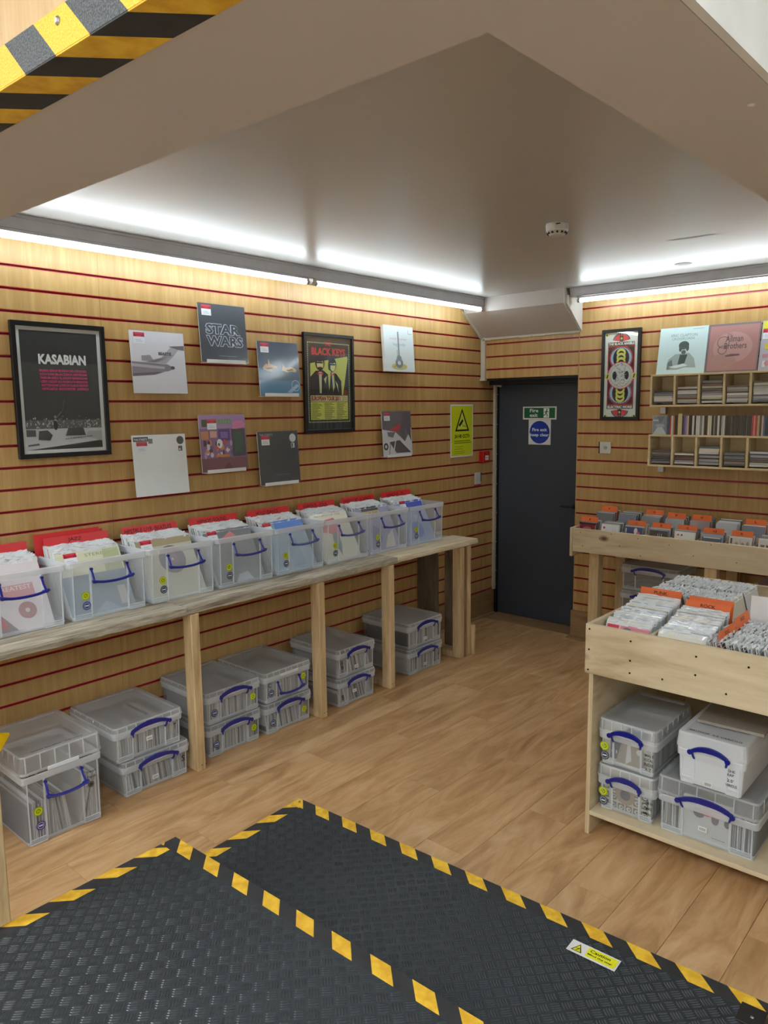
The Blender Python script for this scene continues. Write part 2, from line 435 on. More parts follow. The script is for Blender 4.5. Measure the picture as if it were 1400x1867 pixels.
# back wall: faces -y, runs along x
wb = MB().box(.86, YB+.018, 0, 4.75, YB+.16, 3.05).build('wall_back', M['wallcore']); tag(wb, kind='structure')
slat_field(wb, (0, YB), 0, [(.868, 2.02), (2.02, 3.235), (3.235, 4.45)], ZR, CZ, .215)
MB().box(.862, YB+.002, 0, .868, 5.40, 2.3).build('reveal_lining', M['slatwood'], wb)
# short wall over the fire door
wd = MB().box(.045, 5.198, 2.0, .862, 5.30, CZ).build('wall_door_side', M['wallcore']); tag(wd, kind='structure')
slat_field(wd, (0, 5.18), 0, [(.045, .866)], [2.271, 2.171, 2.071], 2.318, 2.0)
# wall behind the door line
w = MB().box(-.16, 5.44, 0, .86, 5.58, 2.6).build('wall_rear', M['wallcore']); tag(w, kind='structure')
# white ragged trim where the left wall ends
mb = MB()
zz = 1.98; pts = []
mb.box(.0, 5.36, .215, .022, 5.385, 1.99)
for i in range(14): mb.box(-.001, 5.352, .25+i*.125, .026+.003*(i % 2), 5.388, .256+i*.125)
tag(mb.build('trim_1', M['trimwhite']), kind='structure')
mb = MB(); mb.box(.004, 5.165, 1.985, .044, 5.20, 2.33); mb.box(.0, 5.16, 1.985, .05, 5.17, 2.0)
tag(mb.build('trim_2', M['trimwhite']), kind='structure')
# sloping bulkhead above the door
mb = MB()
mb.add([(0, 5.20, 2.316), (.866, 5.20, 2.316), (.866, 4.93, 2.50), (0, 4.93, 2.50)], [(0, 1, 2, 3)])
mb.prism_x([(5.199, 2.32), (5.199, 2.60), (4.925, 2.60), (4.925, 2.495), (5.175, 2.318)][::-1], .001, .867)
bh = mb.build('ceiling_bulkhead', M['soffitpaint']); tag(bh, kind='structure')
mb = MB(); mb.box(0, 5.17, 2.306, .868, 5.181, 2.322)
for i in range(7): mb.box(.02+i*.12, 5.165, 2.303+.002*(i % 3), .11+i*.12, 5.18, 2.312)
tag(mb.build('trim_3', M['trimwhite']), kind='structure')
mb = MB(); mb.add([(.002, 4.915, 2.50), (.012, 4.90, 2.515), (.012, 5.19, 2.33), (.002, 5.175, 2.30), (.03, 5.18, 2.322), (.03, 4.92, 2.503)], [(0, 3, 2, 1), (3, 0, 5, 4)])
mb.tube([(.02, 4.905, 2.545), (.02, 4.93, 2.49), (.02, 5.0, 2.45), (.022, 5.18, 2.325)], .006)
tag(mb.build('trim_4', M['trimwhite']), kind='structure')
mb = MB().prism_x([(5.177, 2.315), (5.177, 2.55), (4.95, 2.55), (4.95, 2.49)][::-1], .868, .886)
tag(mb.build('trim_5', M['plaster']), kind='structure')

# skirting boards
mb = MB().bbox(-.016, -1.9, 0, .006, 5.385, .213, .002)
tag(mb.build('baseboard_left', M['skirting']), kind='structure')
tag(MB().bbox(.006, 4.4, 0, .03, 5.37, .018, .004).build('baseboard_left_lip', M['skirting']), kind='structure').name = 'trim_6'
mb = MB().bbox(.85, YB-.012, 0, 4.6, YB+.016, .213, .002); mb.bbox(.835, YB-.06, 0, 1.1, YB-.012, .012, .003)
tag(mb.build('baseboard_back', M['skirting']), kind='structure')

# fire door
dr = MB().bbox(.03, 5.405, .008, .83, 5.445, 1.952, .002).build('door_1', M['doorpaint']); tag(dr, kind='structure')
mb = MB(); mb.box(.0, 5.30, 1.952, .862, 5.44, 2.0); mb.box(.001, 5.386, 0, .028, 5.44, 1.952); mb.box(.832, 5.386, 0, .862, 5.44, 1.952)
mb.box(.028, 5.20, 1.985, .862, 5.31, 2.0)
mb.build('door_frame', M['doorframe'], dr)
mb = MB(); mb.tube([(.745, 5.403, .985), (.745, 5.36, .985)], .009, 8); mb.tube([(.75, 5.357, .985), (.645, 5.357, .983)], .008, 8)
mb.lathe([(.024, 0), (.024, .006)], 14, c=(.745, 5.405, .985), axis='y')
mb.build('door_handle', M['blackmetal'], dr)
mb = MB(); mb.tube([(.055, 5.40, 1.945), (.02, 5.385, 1.955)], .012, 8); mb.build('door_closer_knob', M['offwhite'], dr)
tag(MB().box(.0, 5.2, .0, .862, 5.41, .006).build('trim_7', M['skirting']), kind='structure')

# other walls (behind and right of the camera)
tag(MB().box(4.6, -2.0, 0, 4.75, 5.2, 3.05).build('wall_right', M['plaster']), kind='structure')
tag(MB().box(-.16, -2.1, 0, 4.75, -1.95, 3.05).build('wall_front', M['plaster']), kind='structure')

# floor: laminate planks running along y
fl = MB().box(-.16, -2.1, -.05, 4.75, 5.6, -.0035).build('floor', M['wallcore']); tag(fl, kind='structure')
pw, pl = .1955, 1.285
def plank_mesh(w_, l_):
    b = .0012
    mb = MB(); mb.add([(0, 0, -.004), (w_, 0, -.004), (w_, l_, -.004), (0, l_, -.004), (b, b, 0), (w_-b, b, 0), (w_-b, l_-b, 0), (b, l_-b, 0)],
                      [(4, 5, 6, 7), (0, 1, 5, 4), (1, 2, 6, 5), (2, 3, 7, 6), (3, 0, 4, 7)])
    return mb.mesh('plank', M['laminate'])
_pm = {}
for i in range(24):
    x0 = -.038+i*pw
    y = -1.95 + (i*.47 % pl) - pl
    while y < 5.42:
        a, b_ = max(y, -1.95), min(y+pl, 5.43)
        if b_-a > .02:
            k = round(b_-a, 3)
            if k not in _pm: _pm[k] = plank_mesh(pw, b_-a)
            inst('plank', _pm[k], fl, (x0, a, 0))
        y += pl

# ceiling, cornice boxes, beams
tag(MB().box(-.16, .75, CZ, 4.75, 5.6, CZ+.1).build('ceiling', M['ceilingpaint']), kind='structure')
tag(MB().box(-.16, -2.1, 3.0, 4.75, 5.6, 3.1).build('ceiling_entrance', M['plaster']), kind='structure')
mb = MB(); mb.bbox(0, -.9, 2.535, .20, 4.925, 2.597, .002); mb.box(.2, -.9, 2.585, .204, 4.925, 2.5985)
tag(mb.build('trim_8', M['cornice']), kind='structure')
mb = MB(); mb.bbox(.887, YB-.2, 2.54, 4.6, YB, 2.597, .002); mb.box(.887, YB-.204, 2.585, 4.6, YB-.2, 2.5985)
tag(mb.build('trim_9', M['cornice']), kind='structure')
# L-shaped low beam round the entrance (turned about 2 degrees)
def lb(x): return .487+.032*(x-2.66)
ci, co = (3.004, .783), (3.184, lb(3.184))
mb = MB()
mb.prism([(-.15, lb(-.15)), (3.184, lb(3.184)), (3.31, 5.17), (3.13, 5.17), ci, (-.15, .70)], 2.2, 3.0)
bm = mb.build('ceiling_beam', [M['soffitpaint']]); tag(bm, kind='structure')
a = math.atan(.032)
e_ = empty('beam_cladding', (0, 0, 0)); bpy.data.objects.remove(e_)
cl = MB().box(-.1, -.012, .0, 3.28, -.001, .80).build('cladding_panel', M['slatwood'], bm, (-.1+.0, lb(-.1), 2.2), a)
MB().box(.0, -.012, 0, 3.3, -.001, .8).build('painted_panel', M['plaster'], bm, (3.184, lb(3.184), 2.2), math.atan2(5.17-co[1], 3.31-3.184))
hazard('tape_beam', (1, 0, 1), .158, 2.59, True)
hazard('tape_beam_under', (1, -1, 0), .158, 2.605, False)
MB().bbox(.0, -.0145, .0, 3.28, -.0125, .05, .0004).build('hazard_tape', M['tape_beam'], bm, (0, lb(0)-.0, 2.2), a)
MB().bbox(.0, -.0145, -.0022, 3.28, .052, -.0002, .0004).build('hazard_tape', M['tape_beam_under'], bm, (0, lb(0), 2.2), a)
MB().lathe([(.0055, 0), (.0055, .001), (.003, .003)], 10, axis='y').build('screw', M['steel'], bm, (2.60, lb(2.60)-.0145, 2.235))
MB().lathe([(.006, 0), (.006, -.001), (.003, -.003)], 10).build('screw', M['offwhite'], bm, (3.165, 1.22, 2.2))
# ceiling stains are painted-over marks with a shape of their own
def blotch(name, cx, cy, rx, ry, rot, seed, mat='stain'):
    rr = random.Random(seed); pts = []
    for i in range(22):
        t = 2*math.pi*i/22; k = rr.uniform(.6, 1.1)
        x, y = rx*k*math.cos(t), ry*k*math.sin(t)
        pts.append((cx+x*math.cos(rot)-y*math.sin(rot), cy+x*math.sin(rot)+y*math.cos(rot), CZ-.0006))
    o = MB().add(pts, [tuple(range(21, -1, -1))]).build(name, M[mat], bpy.data.objects['ceiling'])
blotch('paint_patch', 2.1, 3.95, .16, .02, .1, 8)

# unseen fill panels: light over the entrance is inferred, these panels are added
for q, (x, y) in enumerate(((3.9, -.45), (2.3, -1.35), (.8, -1.1))):
    t = empty('ceiling_lamp', (x, y, 2.999)); tag(t, 'square white ceiling lamp panel over the entrance, '+['right of the viewpoint', 'behind the viewpoint', 'nearest the left wall'][q], 'lamp')
    MB().bbox(-.3, -.3, -.03, .3, .3, 0, .004).build('lamp_frame', M['whiteplastic'], t)
    MB().box(-.27, -.27, -.034, .27, .27, -.0302).build('lamp_diffuser', M['panellight'], t)

# ================================================================== BENCH on the left
ZB = .84
bn = empty('display_bench', (.27, 2.5, 0)); tag(bn, 'long rough timber bench along the left wall carrying the row of clear record boxes', 'bench')
def P(name, mb, mat, par, org):  # geometry given in world coordinates, stored relative to org
    mb.v = [(x-org[0], y-org[1], z-org[2]) for x, y, z in mb.v]
    return mb.build(name, mat, par)
org = (.27, 2.5, 0)
def rough_board(x0, x1, y0, y1, z0, z1, seed):
    """scaffold board with worn, uneven long edges"""
    rr = random.Random(seed); n = int((y1-y0)/.06)+2; rows = []
    prof = lambda j: [(x0, z0), (x1-j[0], z0+j[1]), (x1+j[2], (z0+z1)/2), (x1-j[3], z1-j[4]), (x1-.02, z1), (x0, z1)]
    vs = []; m_ = 6
    for i in range(n+1):
        y = y0+(y1-y0)*i/n
        j = [rr.uniform(0, .005), rr.uniform(0, .003), rr.uniform(-.002, .001), rr.uniform(0, .007), rr.uniform(0, .003)]
        vs += [(x, y, z) for x, z in prof(j)]
    fs = [tuple(range(m_)), tuple(n*m_+k for k in range(m_-1, -1, -1))]
    for i in range(n):
        for k in range(m_):
            fs.append((i*m_+k, i*m_+(k+1) % m_, (i+1)*m_+(k+1) % m_, (i+1)*m_+k)[::-1])
    return MB().add(vs, fs)
P('front_board', rough_board(.275, .505, -1.2, 1.98, ZB-.038, ZB, 1), M['scaffold'], bn, org)
P('front_board', rough_board(.275, .503, 1.983, 3.53, ZB-.038, ZB, 2), M['scaffold'], bn, org)
P('front_board', rough_board(.272, .500, 3.533, 4.42, ZB-.036, ZB, 4), M['palepine'], bn, org)
P('rear_board', rough_board(.03, .27, -1.2, 3.2, ZB-.038, ZB, 5), M['scaffold'], bn, org)
P('rear_board', rough_board(.03, .27, 3.203, 4.38, ZB-.038, ZB, 6), M['scaffold'], bn, org)
for y0 in (1.988, 2.83, 3.435, 4.19):
    P('post', MB().bbox(.435, y0+.010, 0, .505, y0+.058, ZB-.04, .003), M['pine'], bn, org)
    P('cross_rail', MB().bbox(.11, y0+.012, .0, .4345, y0+.054, .045, .003), M['pine'], bn, org)
P('post', MB().bbox(.44, 4.295, 0, .50, 4.335, ZB-.04, .003), M['pine'], bn, org)
P('foot_block', MB().bbox(.455, 4.337, 0, .52, 4.365, .22, .003), M['pine'], bn, org)
P('inner_panel', MB().bbox(.07, 4.2515, .06, .26, 4.27, ZB-.04, .002), M['darkboard'], bn, org)
P('inner_panel', MB().bbox(.325, 4.2515, .06, .43, 4.27, ZB-.04, .002), M['darkboard'], bn, org)
for y0 in (2.0, 2.84, 3.445):
    for dx in (.44, .475): P('screw', MB().lathe([(.003, 0), (.003, .001)], 8, c=(.5055, y0+(.022 if dx < .45 else .045), .03), axis='x'), M['screwhead'], bn, org)

# ================================================================== BOXES
def rrect(w, d, r, n=3):
    pts = []
    for cx, cy, a0 in ((w/2-r, r, -90), (w/2-r, d-r, 0), (-w/2+r, d-r, 90), (-w/2+r, r, 180)):
        for i in range(n+1):
            a = R(a0+90*i/n); pts.append((cx+r*math.cos(a), cy+r*math.sin(a)))
    return pts
def loft(mb, loops, mi=0):
    n = len(loops[0][0]); vs = []
    for pts, z in loops: vs += [(x, y, z) for x, y in pts]
    fs = [(i*n+k, i*n+(k+1) % n, (i+1)*n+(k+1) % n, (i+1)*n+k) for i in range(len(loops)-1) for k in range(n)]
    mb.add(vs, fs, mi); return mb
def inset(w, d, i, r=.02):  # rounded rectangle inset by i, front edge at y=i
    return [(x, y+i) for x, y in rrect(w-2*i, d-2*i, max(r-i, .004))]
def box_body(w, d, h, t=.012, wall='boxwall', rib='boxrib'):
    mb = MB()
    loft(mb, [(inset(w, d, t+.01), 0.002), (inset(w, d, t+.004), .004), (inset(w, d, t), .022)], 1)
    loft(mb, [(inset(w, d, t), .022), (inset(w, d, .008), h-.03)], 0)
    loft(mb, [(inset(w, d, .008), h-.03), (inset(w, d, .001), h-.028), (inset(w, d, 0), h-.004), (inset(w, d, .002), h), (inset(w, d, .006), h), (inset(w, d, .008), h-.026)], 1)
    loft(mb, [(inset(w, d, .0105), h-.03), (inset(w, d, t+.0025), .006)], 0)
    b = inset(w, d, t+.01); n = len(b); mb.add([(x, y, .0015) for x, y in b], [tuple(range(n-1, -1, -1))], 1)
    return mb
def box_ribs(w, d, h, side, t=.012):
    """raised frame round one outer front panel"""
    mb = MB(); z1 = h-.03
    fy = lambda z: t+(.008-t)*(z-.02)/max(h-.05, .01)-.0028
    for x in ((-w/2+.022, -w*.235), (w*.235, w/2-.022))[side]:
        wd = .0022 if abs(x) > w*.3 else .0040
        mb.add([(x-wd, fy(.01)+.004, .01), (x+wd, fy(.01)+.004, .01), (x+wd, fy(.01), .01), (x-wd, fy(.01), .01),
                (x-wd, fy(z1)+.004, z1), (x+wd, fy(z1)+.004, z1), (x+wd, fy(z1), z1), (x-wd, fy(z1), z1)],
               [(0, 1, 2, 3), (7, 6, 5, 4), (3, 2, 6, 7), (1, 0, 4, 5), (2, 1, 5, 6), (0, 3, 7, 4)])
    for x0, x1 in (((-w/2+.02, -w*.235), (w*.235, w/2-.02))[side],):
        mb.box(x0, fy(.03)-.001, .026, x1, fy(.03)+.003, .0295); mb.box(x0, fy(.01)-.001, .005, x1, fy(.01)+.004, .0085)
    return mb
def handle_down(w, h, zp):
    """blue bail hanging down from its pivots, tilted slightly out"""
    a = w*.225; mb = MB()
    pts = []
    for sx in (-1, 1):
        mb.tube([(sx*a, .002, zp+.004), (sx*a, -.012, zp-.020), (sx*a*1.03, -.028, zp-.044)], .0052, 6)
        mb.tube([(sx*a, .006, zp+.006), (sx*a, -.004, zp+.006)], .007, 8)
    n = 8
    mb.tube([(a*1.16*(2*i/n-1), -.032-.004*math.cos(math.pi*(i/n-.5)), zp-.052+.009*(abs(2*i/n-1)**3)-.004*math.cos(math.pi*(i/n-.5))) for i in range(n+1)], .0080, 8, flat=.8)
    for sx in (-1, 1): mb.bbox(sx*a*.98-.012, -.037, zp-.055, sx*a*.98+.012, -.023, zp-.042, .002)
    return mb
def handle_up(w, zp, rise=.030):
    """blue bail snapped up over the clip: a flat arched band"""
    a = w*.27; mb = MB(); n = 10; vs = []
    for i in range(n+1):
        u = 2*i/n-1; x = a*u; c = rise*(1-abs(u)**2.4)
        th = .021*(1-.30*abs(u)); y = -.014-.004*(1-u*u)
        vs += [(x, y, zp+c-th/2), (x, y, zp+c+th/2), (x, y+.010, zp+c+th/2), (x, y+.010, zp+c-th/2)]
    fs = [(i*4+k, i*4+(k+1) % 4, i*4+4+(k+1) % 4, i*4+4+k)[::-1] for i in range(n) for k in range(4)] + [(0, 1, 2, 3), (n*4+3, n*4+2, n*4+1, n*4)]
    mb.add(vs, fs)
    for sx in (-1, 1):
        mb.lathe([(.010, 0), (.010, .004)], 12, c=(sx*a, -.015, zp), axis='y')
        mb.tube([(sx*a*.93, -.006, zp-.004), (sx*a*.88, -.002, zp-.022), (sx*a*.84, .004, zp-.030)], .0045, 6)
    return mb
def sticker_yellow(x, z, y, r=.0195):
    return dict(items=[('c', 0, 0, r, (.80, .85, .05)), ('o', 0, 0, r*.86, r*.94, (.25, .3, .05)), ('o', 0, 0, r*.35, r*.48, (.25, .3, .05)), ('l', -.003, -.004, .003, .005, .002, (.25, .3, .05))], at=(x, y, z))
def sticker_ring(x, z, y, r=.0195, col=(.10, .12, .35)):
    it = [('c', 0, 0, r, col), ('o', 0, 0, r*.62, r*.70, (.8, .85, .9)), ('r', -r*.45, -r*.16, r*.45, r*.16, (.8, .85, .92))]
    for i in range(12):
        a = 2*math.pi*i/12; it.append(('l', r*.75*math.cos(a), r*.75*math.sin(a), r*.93*math.cos(a), r*.93*math.sin(a), .0008, (.75, .8, .9)))
    return dict(items=it, at=(x, y, z))
def scribble(rr, n, x, z, w, hh):  # hand-written word
    return [('t', n, x, z, w, hh, (.08, .08, .09), .01)]
def lid_mesh(w, d, h0, lh, ribs=4, deep=False, mat=None):
    """lid seated on a body of height h0; lh = height it adds"""
    mb = MB(); o = -.003; sk = lh*.75+.012 if not deep else lh+.012
    zt = h0+lh
    loft(mb, [(inset(w, d, o-.0008, .022), zt-sk), (inset(w, d, o-.0008, .022), zt-sk+.010), (inset(w, d, o, .022), zt-sk+.011)], 1)
    loft(mb, [(inset(w, d, o, .022), zt-sk+.011), (inset(w, d, .0015, .022), zt-.006)], 0)
    loft(mb, [(inset(w, d, .0015, .022), zt-.006), (inset(w, d, .006, .022), zt)], 1)
    loft(mb, [(inset(w, d, .006, .022), zt), (inset(w, d, .024, .024), zt), (inset(w, d, .028, .024), zt-.008)], 0)
    b = inset(w, d, .028, .024); mb.add([(x, y, zt-.008) for x, y in b], [tuple(range(len(b)))], 0)
    if ribs:
        for i in range(ribs+1):
            x = -w/2+.02+(w-.04)*i/ribs
            mb.box(x-.0018, -.0035, zt-sk+.012, x+.0018, .003, zt-.004, 1)
        for i in range(1, 7):
            for sx in (-1, 1): mb.box(sx*(w/2-.001)-.002, d*i/7-.002, zt-sk+.012, sx*(w/2-.001)+.002, d*i/7+.002, zt-.004, 1)
    mb.box(-w*.19, -.0075, zt-sk-.004, w*.19, .0, zt-sk+.010, 2)
    return mb
def spines(w, d, h, t, seed, z0=.006, x0=None, x1=None, lean=0.0, fill=1.0):
    """sleeves standing in a closed box, edges to the front"""
    rr = random.Random(seed); mb = MB()
    x = (x0 if x0 is not None else -w/2+t+.010); xe = (x1 if x1 is not None else w/2-t-.010)
    hh = h-.045
    while x < xe:
        th = rr.choice((.0028, .0034, .004)); g = rr.uniform(.62, .93); c = (g, g*rr.uniform(.97, 1), g*rr.uniform(.93, 1.0))
        if rr.random() < .12: c = (.30, .30, .32)
        ln = lean+rr.uniform(-.03, .03); H = hh*rr.uniform(.90, 1.0)
        if ln*H + x > xe or ln*H + x < (x0 if x0 is not None else -w/2+t): ln = 0
        y0 = t+.012+rr.uniform(0, .008); y1 = d-t-.02
        mb.add([(x, y0, z0), (x+th, y0, z0), (x+th, y1, z0), (x, y1, z0), (x+ln*H, y0, z0+H), (x+ln*H+th, y0, z0+H), (x+ln*H+th, y1, z0+H), (x+ln*H, y1, z0+H)],
               [(0, 3, 2, 1), (4, 5, 6, 7), (0, 1, 5, 4), (1, 2, 6, 5), (2, 3, 7, 6), (3, 0, 4, 7)], 0, c)
        x += th+.0022/fill
    return mb
WALLN = ['boxwall', 'boxrib']
_bm = {}
def storage_box(label, loc, rz, w, d, h, lid=None, handle='up', yellow=None, ring=None, write=None, barcode=None, milky=False, group=None, name='storage_box', t=.012, ringcol=(.10, .12, .35)):
    b = empty(name, loc, rz); tag(b, label, 'box', group)
    mats = [M['milky'], M['milky']] if milky else [M['clearwall' if lid else 'boxwall'], M['boxrib']]
    hb = h-(lid or 0)
    k = (w, d, hb, milky)
    if k not in _bm: _bm[k] = (box_body(w, d, hb, t).mesh('tub', mats), *[box_ribs(w, d, hb, q, t).mesh('panel_frame', M['milky'] if milky else M['boxrib']) for q in (0, 1)])
    tub = inst('tub', _bm[k][0], b); inst('panel_frame', _bm[k][1], tub); inst('panel_frame', _bm[k][2], tub)
    fy = t-.0045
    if lid:
        k2 = ('lid', w, d, hb, lid, milky)
        if k2 not in _bm: _bm[k2] = lid_mesh(w, d, hb, lid, 0 if milky else (5 if lid > .05 else 7)).mesh('lid', [M['milky'] if milky else M['boxlid'], M['milky'] if milky else M['boxrib'], M['milky']])
        inst('lid', _bm[k2], b)
    if handle == 'up':
        zp = h-(lid*.75+.012)-.004 if lid else hb-.03
        handle_up(w, zp, .022 if h < .22 else .024).build('clip_handle', M['blueclip'], b)
    elif handle == 'down': handle_down(w, h, hb-.047).build('clip_handle', M['blueclip'], b)
    if yellow: s = sticker_yellow(*yellow, fy); ink_print(s['items'], O=s['at'], name='round_sticker', parent=tub)
    if ring: s = sticker_ring(*ring, fy, col=ringcol); ink_print(s['items'], O=s['at'], name='round_sticker', parent=tub)
    if barcode:
        x, z = barcode; it = [('r', -.016, -.010, .016, .010, (.93, .93, .92))]+[('r', -.011+i*.0035, -.006, -.0095+i*.0035, .005, (.15, .15, .15)) for i in range(7)]
        ink_print(it, O=(x, fy, z), name='barcode_label', parent=tub)
    if write:
        it = []
        for s_, x, z, ww, hh in write: it.append(('t', s_, x, z, ww, hh, (.06, .06, .07), .01))
        ink_print(it, O=(0, fy-.0005, 0), name='handwriting', parent=tub)
    return b
def lid_writing(b, txt, w, y, z, ww, hh, x0=None):
    it = [('t', txt, 0, 0, ww, hh, (.05, .05, .06), .01)]
    ink_print(it, O=(x0 if x0 is not None else -ww/2, y, z), U=(1, 0, 0), V=(0, 1, 0), N=(0, 0, 1), name='handwriting', parent=[c for c in b.children if c.name.startswith('lid')][0])

# ------------------------------------------------------------------ records
def lp_mesh(sz, th, seed, spine, crumple=.010, nseg=14, name='record'):
    """card sleeve in a crumpled clear bag: the bag's loose top stands above the card"""
    rr = random.Random(seed); mb = MB(); w = sz/2
    mb.box(-w, 0, 0, w, th, sz, 0, spine)
    top = []
    for i in range(nseg+1):
        x = -w-.002+(sz+.004)*i/nseg
        top.append((x, th*.5+rr.uniform(-.6, .9)*.008, sz+crumple*rr.uniform(.25, 1.0)))
    n = nseg+1; fold = [rr.uniform(.003, .010)*rr.choice((-1, 1, 1)) for _ in top]
    vs = [(p[0], -.0008, sz-.012) for p in top]+top+[(p[0], th+.0008, sz-.012) for p in top]+[(p[0], p[1]+f_, p[2]-rr.uniform(.0, .004)) for p, f_ in zip(top, fold)]
    fs = [(i, i+1, n+i+1, n+i) for i in range(nseg)]+[(n+i, n+i+1, 2*n+i+1, 2*n+i) for i in range(nseg)]+[(n+i, n+i+1, 3*n+i+1, 3*n+i) for i in range(nseg)]
    mb.add(vs, fs, 1)
    # bag edge standing off the left side of the card
    mb.add([(-w-.003, th*.5, .01), (-w-.003, th*.5, sz), (-w, th, sz), (-w, th, .01), (-w, 0, .01), (-w, 0, sz)], [(0, 1, 2, 3), (4, 5, 1, 0)], 1)
    return mb.mesh(name, [M['glossprint'], M['sleeve']])
SPS = (0, 1, 3, 4, 6, 9, 11)
SP = [(.85, .85, .84), (.78, .77, .74), (.25, .26, .28), (.62, .60, .57), (.88, .84, .74), (.45, .42, .40), (.60, .66, .72), (.80, .55, .50), (.15, .15, .17), (.83, .86, .88), (.50, .58, .52), (.70, .72, .76)]
LPM = [lp_mesh(.315, .0034, 100+i, SP[i]) for i in range(12)]
SGM = [lp_mesh(.180, .0026, 200+i, SP[i], .007, 10, 'single') for i in range(12)]
SGP = [lp_mesh(.180, .0030, 250+i, c, .011, 12, 'single') for i, c in enumerate([(.85, .84, .80), (.80, .78, .72), (.45, .34, .28), (.88, .87, .85), (.62, .55, .48), (.86, .84, .78), (.80, .80, .82), (.35, .28, .26)])]
def bag_front(parent, sz, nm='bag'):
    """the clear bag over the front of a displayed sleeve, with soft folds"""
    rr = random.Random(int(sz*1000)+len(parent.name)*7+int(parent.location.y*100)); n = 8; vs = []
    for j in range(n+1):
        for i in range(n+1):
            edge = i in (0, n) or j in (0, n)
            vs.append((-sz/2-.003+(sz+.006)*i/n, -.0022-(0 if edge else rr.uniform(0, .0022)), -.002+(sz+.008)*j/n+(rr.uniform(0, .006) if j == n else 0)))
    fs = [(j*(n+1)+i, j*(n+1)+i+1, (j+1)*(n+1)+i+1, (j+1)*(n+1)+i) for j in range(n) for i in range(n)]
    return MB().add(vs, fs).build(nm, M['polybag'], parent, smooth=True)
def price_sticker(x, z, s=1.0):
    return [('r', x, z, x+.062*s, z+.052*s, (.93, .94, .96)), ('r', x, z+.034*s, x+.062*s, z+.056*s, (.85, .22, .33)),
            ('p', [(x+.006*s, z+.052*s), (x+.020*s, z+.036*s), (x, z+.036*s)], (.62, .08, .18)), ('p', [(x+.056*s, z+.052*s), (x+.062*s, z+.036*s), (x+.042*s, z+.036*s)], (.62, .08, .18)),
            ('r', x+.012*s, z+.040*s, x+.050*s, z+.046*s, (.75, .10, .2)), ('r', x+.01*s, z+.010*s, x+.05*s, z+.013*s, (.75, .78, .84)), ('r', x+.01*s, z+.018*s, x+.042*s, z+.021*s, (.75, .78, .84))]

# bins on the bench
BINS = [  # y0, x_front, divider text, plus look of the front sleeve
    (1.095, .345, 'ROCKS', 'red'), (1.492, .345, 'JAZZ', 'stereo'), (1.886, .345, 'HPSTBLE UYR /BEATLES', 'disc'), (2.282, .345, 'HIPHOP /SOUND', 'grey'),
    (2.674, .345, 'HOUZ /DANCE', 'blue'), (3.066, .345, 'VARIOUS - FOLK', 'splash'), (3.452, .345, "VARIOUS 80's & DANCE", 'purple'), (3.842, .345, "VARIOUS - 7's", 'deepblue')]
BW, BD, BH = .388, .325, .272
bin_what = ['clear open record box at the left edge of the picture, first on the bench', 'clear open record box with the red JAZZ divider, second on the bench',
            'clear open record box showing a pale sleeve with dark disc, third on the bench', 'clear open record box showing a plain grey sleeve, fourth on the bench',
            'clear open record box with a bright blue sleeve top, fifth on the bench', 'clear open record box showing a pink splash on cream, sixth on the bench',
            'clear open record box showing violet and white sleeves, seventh on the bench', 'clear open record box at the far right end of the bench row']
